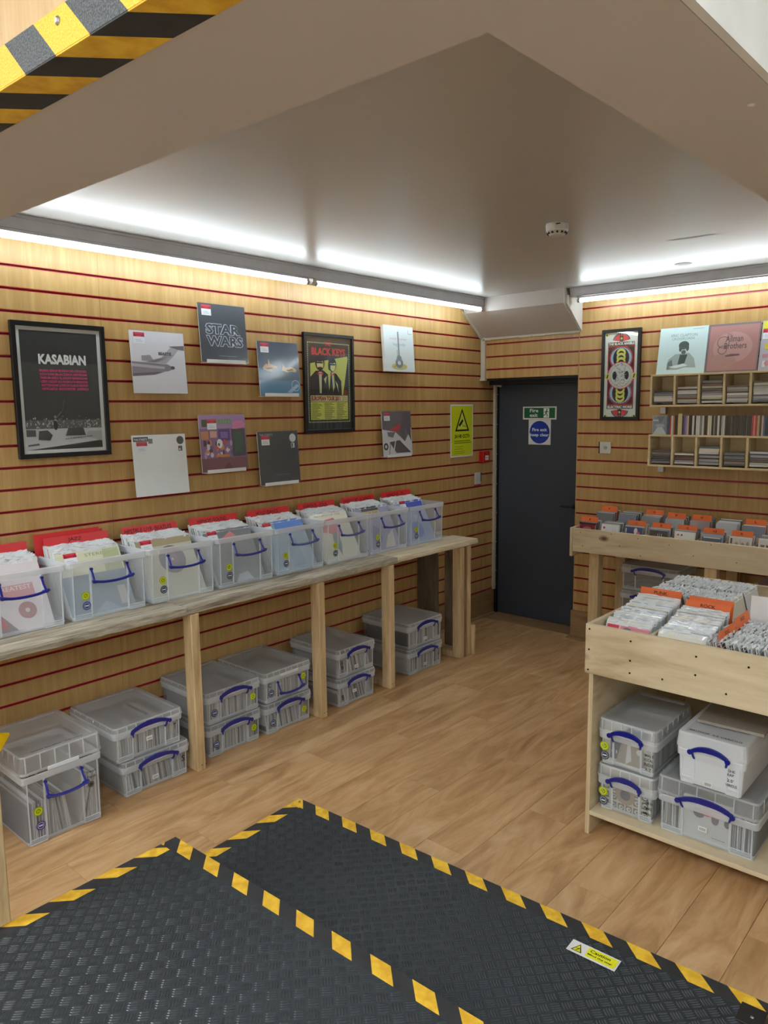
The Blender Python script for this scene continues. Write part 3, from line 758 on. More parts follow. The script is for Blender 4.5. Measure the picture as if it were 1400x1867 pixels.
def front_art(kind):
    s = .315; h = s/2
    if kind == 'red':
        return [('r', -h, 0, h, s, (.86, .83, .84)), ('r', -.06, .15, .11, .21, (.80, .50, .52)), ('t', 'GREATEST', -.05, .185, .15, .02, (.9, .85, .85), .01), ('c', .06, .09, .038, (.62, .36, .38)), ('c', .06, .09, .010, (.85, .8, .8)),
                ('p', [(-.15, 0), (.01, .0), (-.09, .14), (-.15, .12)], (.45, .38, .42)), ('p', [(-.12, .02), (-.03, .03), (-.06, .10)], (.72, .25, .28)), ('e', -.10, .25, .06, .045, (.35, .34, .36))]
    if kind == 'stereo':
        return [('r', -h, 0, h, s, (.86, .86, .74)), ('t', 'STEREO', -.02, .285, .12, .014, (.55, .58, .42)), ('p', [(.06, .2), (.15, .2), (.15, s-.005), (.07, s-.005)], (.70, .74, .58)),
                ('r', -h, 0, h, .20, (.50, .56, .62)), ('r', .09, .03, .13, .12, (.75, .72, .72)), ('p', [(-.05, .01), (.09, .01), (.02, .06)], (.60, .66, .72))] + price_sticker(-.12, .255)
    if kind == 'disc':
        return [('r', -h, 0, h, s, (.78, .77, .70)), ('c', .02, .20, .075, (.50, .47, .52)), ('c', .02, .20, .035, (.58, .50, .56)), ('c', .02, .20, .006, (.8, .8, .8)),
                ('r', -h, s-.035, h, s, (.66, .61, .48))] + price_sticker(-.13, .262)
    if kind == 'grey':
        return [('r', -h, 0, h, s, (.50, .51, .53)), ('p', [(-.05, .26), (.02, .30), (.05, .27), (.0, .25)], (.82, .52, .50)), ('p', [(-.04, .01), (.08, .01), (.05, .06), (-.01, .05)], (.72, .76, .80)), ('p', [(-.10, 0), (-.04, 0), (-.06, .05)], (.38, .40, .43))] + price_sticker(-.13, .255)
    if kind == 'blue':
        return [('r', -h, 0, h, s, (.58, .68, .76)), ('r', -.06, .25, h, s, (.32, .52, .85)), ('p', [(-.02, .02), (.08, .03), (.06, .2), (-.01, .18)], (.50, .60, .68))] + price_sticker(-.145, .255)
    if kind == 'splash':
        return [('r', -h, 0, h, s, (.88, .87, .80)), ('p', [(-.12, .20), (-.07, .27), (.03, .28), (.07, .22), (.02, .13), (-.03, .18)], (.82, .42, .50)), ('e', .0, .13, .03, .06, (.48, .55, .56)), ('p', [(-.02, .10), (.02, .09), (.0, .03)], (.40, .46, .48)),
                ('t', 'RETURN OF THE', -.12, .295, .22, .012, (.6, .6, .55))]
    if kind == 'purple':
        return [('r', -h, 0, h, s, (.62, .62, .74)), ('r', -.10, .285, .06, s, (.30, .31, .34)), ('r', -.10, .255, .06, .284, (.82, .74, .52)), ('t', 'DRIVE TIME', -.09, .262, .14, .014, (.4, .3, .2)), ('p', [(.0, .02), (.1, .02), (.13, .14), (.06, .10)], (.86, .84, .80)), ('e', -.04, .12, .05, .06, (.50, .48, .66)), ('r', -.14, .22, -.08, .27, (.80, .62, .68))]
    return [('r', -h, 0, h, s, (.62, .68, .82)), ('r', -.03, .24, h-.01, s, (.30, .38, .78)), ('e', .0, .10, .06, .06, (.40, .50, .80)), ('p', [(.0, .14), (.06, .2), (.02, .21)], (.75, .8, .9))] + price_sticker(-.09, .262)
for bi, (y0, xf, txt, kind) in enumerate(BINS):
    yc = y0+BW/2
    b = storage_box(bin_what[bi], (xf, yc, ZB+.0005), R(90), BW, BD, BH, None, 'down',
                    yellow=(-.118, .112), ring=(-.115, .066), group='open record boxes along the bench', name='record_box', ringcol=(.10, .12, .42) if bi < 2 else (.12, .16, .22))
    # white moulded grip under the rim
    MB().bbox(-.03, .003, BH-.024, .10, .0085, BH-.010, .002).build('grip_ridge', M['whiteplastic'], b)
    N = 26; rr = random.Random(bi+50)
    for i in range(N):
        u = i/(N-1)
        yb = .030+.175*u; lean = R(27-12*u)            # distance of the foot from the box front, lean towards the wall
        jig = rr.uniform(-.006, .006)
        fr = i == 0
        nm = 'vinyl_record'
        if fr:
            r_ = lp_mesh(.315, .0034, 900+bi, (.7, .7, .7)); e = inst(nm, r_, None)
        else: e = inst(nm, rr.choice(LPM), None)
        e.location = (xf-yb, yc+jig-.012, ZB+.006); e.rotation_euler = (-lean, rr.uniform(-.006, .006), R(90))
        if fr:
            ink_print(front_art(kind), O=(0, 0, 0), name='cover_print', mat=M['glossprint'], parent=e)
            tag(e, {'red': 'front record with red lettering and disc in the leftmost open box', 'stereo': 'front record with pale STEREO band under the JAZZ divider', 'disc': 'front record with grey disc printed on cream, third open box',
                    'grey': 'front record with plain grey cover in the fourth open box', 'blue': 'front record with bright blue top in the fifth open box', 'splash': 'front record with pink splash on cream in the sixth open box',
                    'purple': 'front record in violet tones in the seventh open box', 'deepblue': 'front record with deep blue corner in the last open box'}[kind], 'record')
        else:
            tag(e, '%s sleeved record behind the front one in the %s open box from the left' % (nth(i), nth(bi+1)), 'record', 'records filed in the open box with divider '+txt)
    ds = [(.205, 0, txt)] if bi != 1 else [(.205, .0, 'JAZZ'), (.236, -.02, 'SOUNDTRACKS'), (.248, -.04, '')]
    for q, (yb, dy, tx) in enumerate(ds):
        dv = empty('divider_card', (xf-yb-.008, yc+dy-.008, ZB+.006), R(90), -R(12-3*q)); H_ = .352+.008*q
        MB().bbox(-.16, 0, 0, .16, .0016, H_, .0004).build('card', M['redcard'], dv)
        if tx:
            ww = min(.27, .014*len(tx)+.012); ink_print([('t', tx, -ww/2-.01, H_-.034, ww, .022, (.16, .02, .04), .012)], name='handwriting', parent=dv)
        tag(dv, ('red divider card reading %s behind the records, %s' % (tx, ['first', 'second', 'third', 'fourth', 'fifth', 'sixth', 'seventh', 'eighth'][bi]+' box on the bench')) if tx else 'blank red divider card hindmost in the second box on the bench', 'divider')

# closed boxes on the floor under the bench
def fill(b, w, d, h, seed, lean=0, **k):
    o = spines(w, d, h, .012, seed, lean=lean, **k).build('stored_sleeves', M['print'])
    o.location = b.location; o.rotation_euler = b.rotation_euler
    tag(o, 'sleeves edge-on inside the '+b['label'].split(',')[0], 'sleeves', kind='stuff')
def low_stack(xf, yc, w, d, h, specs, n0):
    z = .0005
    for k, sp in enumerate(specs):
        b = storage_box(sp['label'], (xf-sp.get('dx', 0), yc+sp.get('dy', 0), z), R(90), w, d, h, .028, sp.get('handle', 'up'), sp.get('yellow'), sp.get('ring'), sp.get('write'), sp.get('barcode'), group='clear lidded boxes under the bench', ringcol=(.15, .18, .38))
        fill(b, w, d, h-.028, n0+k, sp.get('lean', 0))
        z += h+.0008
b = storage_box('tallest clear box, far left under the bench, deep ribbed lid, blue handle hanging', (.54, 1.322, .0005), R(90), .345, .40, .395, .09, 'down', (-.112, .145), (-.106, .080), [('Vinyl', .10, .222, .04, .014), ('7 inch', .10, .200, .04, .012)], None, group='clear lidded boxes under the bench', ringcol=(.20, .18, .45))
b.name = 'storage_box'
ink_print([('o', 0, 0, .009, .014, (.35, .33, .32)), ('c', 0, 0, .008, (.2, .2, .2))], O=(.118, .0072, .172), name='round_sticker', parent=b)
lid_writing(b, 'Vinyl Singles  Various', .345, .035, .3885, .22, .013)
mb = spines(.345, .40, .22, .012, 77, lean=.0, x1=-.06); mb2 = spines(.345, .40, .22, .012, 78, lean=-.12, x0=-.05, x1=.03); mb3 = spines(.345, .40, .26, .012, 79, lean=.25, x0=.07, x1=.15)
for q in (mb2, mb3): mb.add(q.v, [()], 0) if False else [mb.add([q.v[i] for i in f], [tuple(range(len(f)))], 0, c) for f, c in zip(q.f, q.c)]
o = mb.build('stored_sleeves', M['print']); o.location = b.location; o.rotation_euler = b.rotation_euler
tag(o, 'seven-inch sleeves leaning in groups inside the tallest clear box at far left', 'sleeves', kind='stuff')
low_stack(.475, 1.797, .362, .43, .174, [
    dict(label='lower box of the left stack under the bench, on the floor', lean=-.12, dy=.0, barcode=(-.01, .05), write=[('S', .135, .07, .018, .03)]),
    dict(label='upper box of the left stack under the bench, T written on its right panel', dy=-.03, barcode=(.0, .075), write=[('T', .13, .075, .014, .028)])], 300)
low_stack(.44, 2.283, .352, .43, .174, [
    dict(label='bottom box behind the first bench post, plain grey contents', yellow=(.125, .075), ring=(-.118, .065)),
    dict(label='top box behind the first bench post, blue handle clipped up', yellow=(.125, .075), ring=(-.122, .06))], 310)
low_stack(.45, 2.648, .345, .43, .176, [
    dict(label='bottom box of the middle stack left of the second post, one cream sleeve leaning inside', yellow=(.115, .07), ring=(-.115, .06), lean=-.15),
    dict(label='top box of the middle stack left of the second post, its handle hanging down', yellow=(.115, .09), ring=(-.12, .055), handle='down', write=[('C', -.14, .09, .016, .026)])], 320)
low_stack(.485, 3.165, .335, .43, .178, [
    dict(label='bottom box between the second and third post, records slanting inside', barcode=(-.02, .075), lean=-.25, write=[('B', -.13, .045, .018, .03)]),
    dict(label='top box between the second and third post, white barcode label low on its front', barcode=(.0, .045), lean=-.2, write=[('S', -.13, .085, .018, .024), ('8', -.13, .055, .018, .024)])], 330)
low_stack(.46, 3.868, .372, .43, .178, [
    dict(label='bottom box right of the third post, grey sleeves packed upright', barcode=(.0, .045), write=[('8', .14, .07, .012, .022)]),
    dict(label='top box right of the third post, dark blue object visible through its side', barcode=(.0, .045))], 340)

# ================================================================== LEFT WALL DISPLAY
def frame_poster(label, loc, rz, w, h, items, border=.018, mount=0, depth=.022, name='framed_poster'):
    f = empty(name, loc, rz); tag(f, label, 'poster')
    mb = MB(); b = border
    for x0, z0, x1, z1 in ((-w/2, 0, w/2, b), (-w/2, h-b, w/2, h), (-w/2, b, -w/2+b, h-b), (w/2-b, b, w/2, h-b)):
        mb.bbox(x0, -depth, z0, x1, 0, z1, .0012)
    mb.build('frame', M['frameblack'], f)
    MB().box(-w/2+b*.8, -depth*.45, b*.8, w/2-b*.8, -.002, h-b*.8).build('mount_board', M['mountboard'] if mount else M['frameblack'], f)
    ink_print(items, O=(0, -depth*.45, 0), name='poster_print', parent=f.children[-1])
    MB().box(-w/2+b, -depth*.8, b, w/2-b, -depth*.8+.0015, h-b).build('glass', M['glass'], f)
    return f
K = (.17, .18, .19)
rr = random.Random(5)
it = [('r', -.184, .038, .184, .583, K)]
# stage floor, crowd haze, monitors
it += [('p', [(-.184, .038), (.184, .075), (.184, .135), (-.184, .145)], (.80, .81, .82)), ('r', -.184, .135, .184, .175, (.36, .36, .37))]
for i in range(150):
    x = rr.uniform(-.180, .180); y = rr.gauss(.158, .013); s_ = rr.uniform(.0012, .0035); g = rr.uniform(.45, .9)
    it.append(('p', [(x-s_, y-s_*1.5), (x+s_, y-s_*1.2), (x+s_*.6, y+s_*1.6), (x-s_*.7, y+s_*1.2)], (g, g, g)))
it += [('p', [(-.13, .085), (-.075, .080), (-.062, .105), (-.085, .128), (-.125, .125)], (.25, .25, .26)), ('p', [(-.183, .10), (-.140, .10), (-.14, .13), (-.183, .132)], (.33, .33, .34)),
       ('p', [(.0, .100), (.10, .100), (.09, .135), (.015, .137)], (.27, .27, .28)), ('p', [(.10, .095), (.183, .07), (.183, .12), (.11, .12)], (.70, .71, .72)),
       ('e', -.045, .150, .011, .022, (.10, .10, .11)), ('e', -.045, .190, .006, .007, (.55, .55, .56)), ('l', -.040, .185, -.012, .215, .003, (.5, .5, .5)), ('l', -.01, .215, .005, .27, .0015, (.42, .42, .43)),
       ('p', [(-.18, .055), (-.125, .060), (-.13, .068), (-.178, .063)], (.3, .3, .32))]
for i in range(16): it.append(('r', .0+i*.0085, .082+.0007*i, .005+i*.0085, .088+.0007*i, (.35, .35, .36)))
it += [('t', 'KASABIAN', -.105, .432, .228, .047, (.95, .96, .96), .045)]
pink = ['BREMEN BERLIN MUNICH NEU-ISENBURG', 'KOLN ROME MILAN ZURICH AMSTERDAM', 'PARIS BRUSSELS GLASGOW BIRMINGHAM', 'LEEDS CARDIFF BOURNEMOUTH BRIGHTON', 'NOTTINGHAM LONDON DUBLIN BELFAST', 'NEWCASTLE  MANCHESTER  SHEFFIELD']
for i, s_ in enumerate(pink):
    z = .398-.0168*i; it.append(('t', s_, -.104+.0015*i, z, .226, .0115, (.92, .20, .50), .03))
frame_poster('large black framed KASABIAN tour poster at the left end of the wall', (.001, 1.683, 1.560), R(90), .447, .622, it, .022, mount=1)
# second framed poster: yellow and red on black
Y = (.84, .86, .42); RD = (.83, .25, .28); KK = (.14, .15, .16)
it = [('r', -.188, .018, .188, .605, (.20, .21, .22))]
for i in range(30):
    x = -.166+.332*i/29
    for z in (.068, .565): it.append(('r', x-.003, z-.0035, x+.003, z+.0035, (.82, .84, .62)))
for i in range(44):
    z = .072+.49*i/43
    for x in (-.17, .17): it.append(('r', x-.0035, z-.003, x+.0035, z+.003, (.82, .84, .62)))
it += [('p', [(-.155, .24), (.115, .24), (.160, .475), (.155, .49), (-.152, .435)], Y), ('p', [(.115, .24), (.156, .24), (.16, .44)], KK),
       ('t', 'THE', -.035, .548, .055, .026, RD, .03), ('t', 'BLACK KEYS', -.140, .488, .28, .048, RD, .045),
       ('p', [(-.155, .24), (.0, .24), (-.01, .37), (-.05, .395), (-.11, .39), (-.155, .35)], KK), ('p', [(-.005, .24), (.105, .24), (.10, .33), (.06, .375), (.015, .39)], KK),
       ('e', -.075, .440, .038, .048, KK), ('e', -.073, .432, .027, .036, (.90, .89, .62)), ('e', -.075, .466, .034, .018, KK), ('r', -.100, .437, -.052, .447, KK), ('e', -.073, .405, .022, .012, KK), ('r', -.082, .412, -.064, .415, (.8, .4, .35)),
       ('e', .027, .433, .034, .046, KK), ('e', .031, .426, .024, .035, (.90, .89, .62)), ('e', .025, .456, .029, .016, KK), ('r', .006, .428, .052, .438, KK), ('e', .002, .425, .010, .03, KK),
       ('p', [(-.085, .385), (-.06, .385), (-.065, .25), (-.08, .25)], (.80, .80, .62)), ('p', [(.02, .385), (.04, .38), (.045, .29), (.03, .26)], (.80, .80, .62)),
       ('p', [(-.095, .385), (-.072, .375), (-.05, .385), (-.05, .365), (-.072, .372), (-.095, .363)], RD), ('p', [(.010, .38), (.028, .372), (.046, .38), (.046, .362), (.028, .369), (.010, .36)], RD),
       ('p', [(-.045, .34), (-.02, .36), (-.03, .31)], (.85, .8, .55)), ('p', [(.05, .33), (.07, .31), (.08, .25)], (.85, .8, .55)), ('r', .12, .235, .15, .27, (.5, .1, .12)),
       ('r', -.155, .198, .155, .236, (.83, .82, .60)), ('t', 'EUROPEAN TOUR 2011', -.150, .202, .24, .030, (.62, .12, .16), .05), ('t', '2011', .105, .202, .045, .030, (.5, .5, .4)),
       ('r', -.155, .082, .155, .195, Y)]
for c in range(3):
    for i in range(13): it.append(('r', -.148+c*.103, .088+i*.0081, -.148+c*.103+rr.uniform(.045, .088), .0915+i*.0081, (.38, .38, .20)))
def widen(i, k):
    if i[0] == 'p': return ('p', [(x*k, y) for x, y in i[1]], i[2])
    if i[0] == 'r': return ('r', i[1]*k, i[2], i[3]*k, i[4], i[5])
    if i[0] == 'e': return ('e', i[1]*k, i[2], i[3]*k, i[4], i[5])
    if i[0] == 't': return ('t', i[1], i[2]*k, i[3], i[4]*k)+i[5:]
    return i
it = [widen(i, 1.08) for i in it]
frame_poster('black framed BLACK KEYS tour poster with two suited figures on yellow', (.001, 3.442, 1.622), R(90), .444, .624, it, .020)

def wall_record(label, y, z, items, sticker=True, lean=4, holder=True, x=.012, sx=-.135, sz=.25, bag=True, size=.315, led_for=''):
    e = empty('vinyl_record', (x, y, z), R(90), -R(lean)*0-R(lean)*0); tag(e, label, 'record')
    MB().bbox(-size/2, 0, 0, size/2, .0045, size, .0008).build('jacket', M['mountboard'], e)
    if sticker: items = items+price_sticker(sx, sz)
    ink_print(items, O=(0, 0, 0), name='cover_print', mat=M['glossprint'], parent=e)
    if bag: bag_front(e, size)
    e.location.x = .020+size*math.sin(R(lean))+.008
    e.rotation_euler.x = -R(lean)
    if holder:
        hd = empty('record_ledge', (.001, y, z-.004), R(90)); tag(hd, 'slim white-lipped ledge holding the '+led_for, 'ledge', 'record ledges on the left wall')
        w_ = size*.42; dpt = e.location.x+.006
        MB().bbox(-w_, -dpt-.002, -.003, w_, .0, -.0005, .0006).build('shelf', M['whiteplastic'], hd)
        MB().bbox(-w_, -dpt-.0045, -.003, w_, -dpt-.002, .017, .0008).build('front_lip', M['whiteplastic'], hd)
    return e
h = .1575; s = .315
G = (.24, .27, .31)
wall_record('record showing a pale grey jet nose with red price sticker, upper left of wall', 2.19, 1.862,
  [('r', -h, 0, h, s, (.88, .88, .91)), ('p', [(-h, .16), (-h, .095), (.05, .115), (.09, .130), (.05, .150)], (.56, .53, .57)), ('p', [(-h, .135), (.03, .125), (.03, .138), (-h, .150)], (.74, .72, .75)),
   ('p', [(-h, .10), (-h, .085), (-.03, .095), (.03, .112)], (.42, .38, .42)), ('e', .078, .133, .013, .009, (.36, .33, .38)), ('p', [(-.08, .16), (-.015, .155), (.075, .24), (.135, .245), (.10, .205), (.04, .152)], (.71, .70, .74)),
   ('p', [(.06, .243), (.155, .25), (.155, .225), (.12, .228)], (.46, .44, .48)), ('p', [(-.10, .165), (-.03, .165), (-.05, .195), (-.10, .19)], (.62, .60, .64)), ('t', 'BEASTIE', .0, .196, .075, .016, (.18, .18, .2), .03)], holder=False)
# outlined lettering
it = [('r', -h, 0, h, s, G)]
for txt, x, z, w_, hh in (('STAR', -.118, .150, .236, .060), ('WARS', -.118, .085, .250, .060)):
    it += [('t', txt, x, z, w_, hh, (.80, .85, .90), .075), ('t', txt, x+.004, z+.003, w_-.008, hh-.006, G, .035)]
it += [('r', -.04, .034, .08, .036, (.55, .6, .65))]
wall_record('dark vinyl record with outlined STAR WARS lettering, highest on the left wall', 2.603, 2.035, it, led_for='outlined STAR WARS record')
wall_record('vinyl record with two gold hand shapes on blue', 3.0, 1.855,
  [('r', -h, 0, h, s, (.14, .24, .36)), ('r', -h, 0, h, .16, (.13, .36, .52)), ('r', -h, 0, h, .09, (.15, .48, .66)), ('p', [(-.125, .165), (-.10, .185), (-.085, .18), (-.08, .215), (-.070, .185), (-.02, .175), (-.01, .162), (-.05, .155), (-.06, .140), (-.09, .143), (-.12, .15)], (.76, .62, .38)),
   ('p', [(-.11, .16), (-.06, .165), (-.04, .16), (-.09, .152)], (.35, .26, .16)), ('p', [(.02, .150), (.03, .185), (.05, .165), (.10, .172), (.135, .155), (.13, .14), (.09, .145), (.06, .138), (.04, .145)], (.76, .62, .38)), ('p', [(.05, .15), (.10, .16), (.11, .152), (.07, .146)], (.35, .26, .16)),
   ('o', .12, .06, .030, .033, (.75, .85, .95)), ('p', [(.05, .02), (.13, .07), (.15, .06), (.08, .015)], (.55, .72, .85))], led_for='blue record with gold hand shapes')
wall_record('plain white vinyl record titled THE STREETS, lower left of the wall', 2.172, 1.335,
  [('r', -h, 0, h, s, (.93, .94, .94)), ('r', -.15, .282, -.065, .305, (.20, .21, .22)), ('t', 'THE STREETS', -.146, .287, .076, .011, (.9, .9, .9), .02), ('r', -.065, .270, -.04, .295, (.45, .45, .45)),
   ('c', .125, .282, .022, (.30, .31, .33)), ('r', .11, .225, .135, .252, (.35, .36, .37)), ('r', .114, .229, .124, .239, (.85, .85, .85))], sx=-.135, sz=.225, holder=False)
rr = random.Random(11)
it = [('r', -h, 0, h, s, (.54, .40, .58)), ('r', -h, .24, h, s, (.66, .52, .72)), ('r', -h, 0, h, .075, (.48, .30, .36)), ('p', [(-.03, 0), (.07, 0), (.02, .05)], (.40, .22, .28)), ('t', 'THE MACKS', -.09, .262, .15, .032, (.40, .62, .34), .05),
      ('r', -.14, .25, -.10, .29, (.25, .32, .22)), ('e', .11, .26, .045, .022, (.84, .50, .70)), ('p', [(.06, .24), (.11, .26), (.10, .19)], (.84, .50, .70)), ('r', .055, .08, .15, .235, (.22, .26, .30)), ('r', .075, .10, .13, .22, (.20, .34, .30)),
      ('r', -.15, .18, -.10, .225, (.78, .52, .38)), ('r', -.09, .19, -.045, .225, (.83, .62, .56)), ('r', -.035, .17, .045, .235, (.32, .22, .52)), ('r', -.02, .185, .03, .22, (.50, .38, .70))]
for i in range(26):
    x, z = rr.uniform(-.13, .05), rr.uniform(.085, .17); c = rr.choice([(.85, .80, .85), (.80, .32, .34), (.36, .34, .60), (.84, .52, .36), (.25, .22, .30), (.70, .60, .75)])
    it.append(('e', x, z, rr.uniform(.006, .016), rr.uniform(.008, .020), c))
it += [('e', -.03, .155, .02, .026, (.90, .90, .92)), ('e', -.036, .150, .006, .009, (.2, .2, .25)), ('r', -.06, .080, .03, .094, (.84, .50, .26))]
wall_record('vinyl record with a crowded purple cartoon-like scene, middle of the wall', 2.577, 1.432, it, sx=-.105, sz=.235, led_for='crowded purple record')
wall_record('plain dark grey vinyl record with white round sticker', 2.98, 1.328,
  [('r', -h, 0, h, s, (.235, .255, .275)), ('t', 'THE STREETS', -.14, .290, .10, .012, (.62, .66, .68), .02), ('c', .115, .272, .026, (.82, .85, .88)), ('r', .10, .212, .128, .242, (.80, .82, .84)), ('r', .104, .216, .114, .238, (.25, .25, .27)), ('r', -.04, .05, .08, .058, (.33, .36, .39))], sx=-.13, sz=.235, led_for='plain dark grey record')
e = wall_record('thick white vinyl box titled rock guitar legends with a pencil guitar', 4.085, 2.025,
  [('r', -h, 0, h, s, (.86, .91, .92)), ('t', 'rock guitar', -.095, .212, .18, .024, (.82, .66, .68)), ('t', 'legends', -.065, .172, .13, .028, (.62, .70, .74)), ('e', -.01, .035, .085, .024, (.80, .79, .50)),
   ('e', -.01, .060, .040, .036, (.48, .54, .57)), ('e', -.01, .088, .028, .026, (.55, .60, .63)), ('r', -.017, .08, -.003, .275, (.50, .56, .60)), ('r', -.03, .10, -.024, .15, (.62, .67, .7)), ('e', -.012, .06, .018, .014, (.80, .84, .86)), ('l', -.07, .03, -.03, .05, .003, (.35, .38, .4)),
   ('r', .10, .262, .104, .292, (.6, .65, .68)), ('r', .10, .262, .14, .266, (.6, .65, .68))], sticker=False, bag=False, holder=False)
MB().bbox(-h, .0047, 0, h, .026, s, .001).build('box_side', M['whiteplastic'], e)
e.location.x += .02
wall_record('black and white vinyl record with a red brush stroke, right of the posters', 4.078, 1.436,
  [('r', -h, 0, h, s, (.40, .38, .42)), ('p', [(-h, .0), (h, .0), (h, .20), (.08, .10), (-.02, .17), (-h, .19)], (.84, .84, .86)), ('p', [(-.09, .185), (.04, .23), (.06, .19), (-.02, .17)], (.74, .24, .25)), ('p', [(-.09, .10), (.02, .11), (.14, .02), (-.02, .02)], (.30, .29, .33)),
   ('p', [(-.11, .17), (-.02, .17), (-.05, .13), (-.10, .14)], (.48, .47, .5)), ('p', [(.03, .18), (.07, .10), (.09, .2), (.15, .1), (.15, .3), (.08, .31)], (.36, .33, .38)), ('o', -.13, .07, .012, .025, (.25, .24, .28)), ('l', -.06, .0, -.02, .12, .010, (.86, .86, .88)), ('l', -.1, .0, -.08, .1, .006, (.3, .3, .33))], sx=-.135, sz=.25, led_for='black and white record with red stroke')

# CCTV sign, call point, switch
t = empty('warning_sign', (.001, 4.91, 1.380), R(90)); tag(t, 'yellow 24 HR CCTV warning sign on the left wall beside the door', 'sign')
MB().bbox(-.153, -.003, 0, .153, 0, .415, .001).build('sign_plate', M['whiteplastic'], t)
YY = (.80, .84, .06)
it = [('r', -.140, .012, .140, .403, YY), ('p', [(-.092, .205), (.098, .205), (0, .385)], (.08, .09, .02)), ('p', [(-.068, .218), (.074, .218), (.0, .358)], (.82, .86, .25)),
      ('p', [(-.045, .255), (-.030, .240), (.018, .285), (.006, .302)], (.08, .09, .03)), ('l', .0, .265, .012, .245, .004, (.1, .1, .03)), ('l', .012, .245, .050, .243, .004, (.1, .1, .03)), ('l', .05, .235, .05, .25, .004, (.1, .1, .03)),
      ('t', '24 HR CCTV', -.100, .150, .205, .030, (.10, .12, .02), .02)]
for z, x1 in ((.125, .11), (.110, .125), (.082, .02), (.063, .015), (.044, .03), (.030, .035)): it.append(('r', -.105, z, x1, z+.0055 if z > .1 else z+.003, (.42, .45, .04)))
ink_print(it, O=(0, -.003, 0), name='sign_print', parent=t)
for x in (-.146, .146):
    for z in (.008, .407): MB().lathe([(.003, 0), (.003, .001)], 8, c=(x, -.003, z), axis='y').build('screw', M['steel'], t)
t = empty('fire_call_point', (.001, 5.200, 1.318), R(90)); tag(t, 'small red fire alarm call point on the wall by the door', 'alarm')
MB().bbox(-.048, -.045, 0, .048, 0, .094, .004).build('housing', M['redplastic'], t)
ink_print([('r', -.022, .022, .028, .060, (.88, .88, .86)), ('t', 'PRESS', -.017, .036, .040, .010, (.2, .2, .2)), ('c', .003, .080, .003, (.85, .8, .8))], O=(0, -.045, 0), name='label_plate', parent=t)
t = empty('socket_plate', (.001, 5.128, 1.142), R(90)); tag(t, 'blank white socket plate set in the left wall under the red call point', 'socket')
MB().bbox(-.040, -.008, 0, .040, 0, .098, .002).build('plate', M['offwhite'], t)
MB().box(.041, -.004, .02, .052, 0, .098).build('shadow_gap', M['blackmetal'], t)  # black strip drawn in for the shade beside the plate
MB().bbox(-.045, -.010, -.014, .045, -.001, -.003, .001).build('red_base', M['insertlip'], t)
MB().lathe([(.003, 0), (.003, .001)], 8, c=(0, -.008, .045), axis='y').build('screw', M['steel'], t)

# ================================================================== DOOR SIGNS
t = empty('fire_exit_sign', (.415, 5.4035, 1.668), 0); tag(t, 'green Fire exit sign with running figure on the dark door', 'sign')
MB().bbox(-.153, -.002, 0, .153, 0, .104, .0006).build('sign_plate', M['whiteplastic'], t)
GR = (.03, .38, .24); WH = (.93, .95, .94)
ink_print([('r', -.140, .012, .140, .094, GR), ('t', 'Fire', -.088, .058, .078, .028, WH, .02), ('t', 'exit', -.088, .020, .072, .028, WH, .02), ('r', .038, .015, .088, .090, WH),
           ('c', .068, .079, .006, GR), ('l', .067, .072, .060, .050, .011, GR), ('l', .062, .068, .080, .060, .005, GR), ('l', .060, .066, .044, .056, .005, GR), ('l', .060, .050, .072, .038, .006, GR), ('l', .072, .038, .070, .022, .006, GR), ('l', .059, .050, .050, .036, .006, GR), ('l', .050, .036, .034, .034, .006, GR)],
          O=(0, -.002, 0), name='sign_print', parent=t)
t = empty('keep_clear_sign', (.418, 5.4035, 1.466), 0); tag(t, 'white sign with blue disc reading Fire exit keep clear', 'sign')
MB().bbox(-.101, -.0015, 0, .101, 0, .201, .0005).build('sign_plate', M['whiteplastic'], t)
BLU = (.05, .20, .62)
ink_print([('c', 0, .100, .092, BLU), ('t', 'Fire exit', -.066, .108, .132, .026, WH, .02), ('t', 'keep clear', -.086, .060, .172, .032, WH, .02)], O=(0, -.0015, 0), name='sign_print', parent=t)

# ================================================================== BACK WALL
h2 = .636; w2 = .288
RR = (.86, .20, .26); LB = (.66, .78, .90); CR = (.90, .92, .88); YL = (.88, .88, .42); BK = (.10, .10, .11)
it = [('r', -w2/2+.022, .022, w2/2-.022, h2-.022, CR), ('r', -.100, .105, .100, .520, RR), ('r', -.094, .112, .094, .514, BK)]
for zc, sg in ((.435, 1), (.190, -1)):
    it += [('o', 0, zc, .080, .086, RR), ('e', 0, zc, .078, .075, LB), ('e', 0, zc, .060, .070, BK)]
    for k in range(3): it += [('e', 0, zc+sg*(.035-.03*k), .034, .032, YL), ('e', 0, zc+sg*(.027-.03*k), .022, .022, BK)]
    it += [('e', 0, zc-sg*.065, .015, .02, RR)]
it += [('c', 0, .313, .098, RR), ('c', 0, .313, .092, (.84, .85, .82)), ('o', 0, .313, .075, .077, (.5, .5, .5)), ('o', 0, .313, .083, .085, (.55, .55, .55)), ('e', -.045, .313, .016, .030, BK), ('e', .045, .313, .016, .030, BK)]
r3 = random.Random(4)
for i in range(90):
    x, z = r3.uniform(-.040, .040), r3.uniform(.235, .392); it.append(('l', x, z, x+r3.uniform(-.012, .012), z+r3.uniform(-.012, .012), .003, r3.choice([(.3, .32, .32), (.5, .52, .52), (.62, .66, .64), (.2, .2, .2)])))
for sx in (-1, 1): it += [('c', sx*.098, .308, .021, YL), ('p', [(sx*.098-.008, .295), (sx*.098+.002, .295), (sx*.098+.009, .322), (sx*.098, .322)], BK)]
it += [('r', -.098, .520, .098, .546, BK), ('t', 'THE BLACK ANGELS', -.095, .524, .190, .019, (.92, .92, .9), .05), ('r', -.098, .078, .098, .105, BK), ('t', 'ELECTRIC MORE', -.092, .082, .184, .019, (.92, .92, .9), .06)]
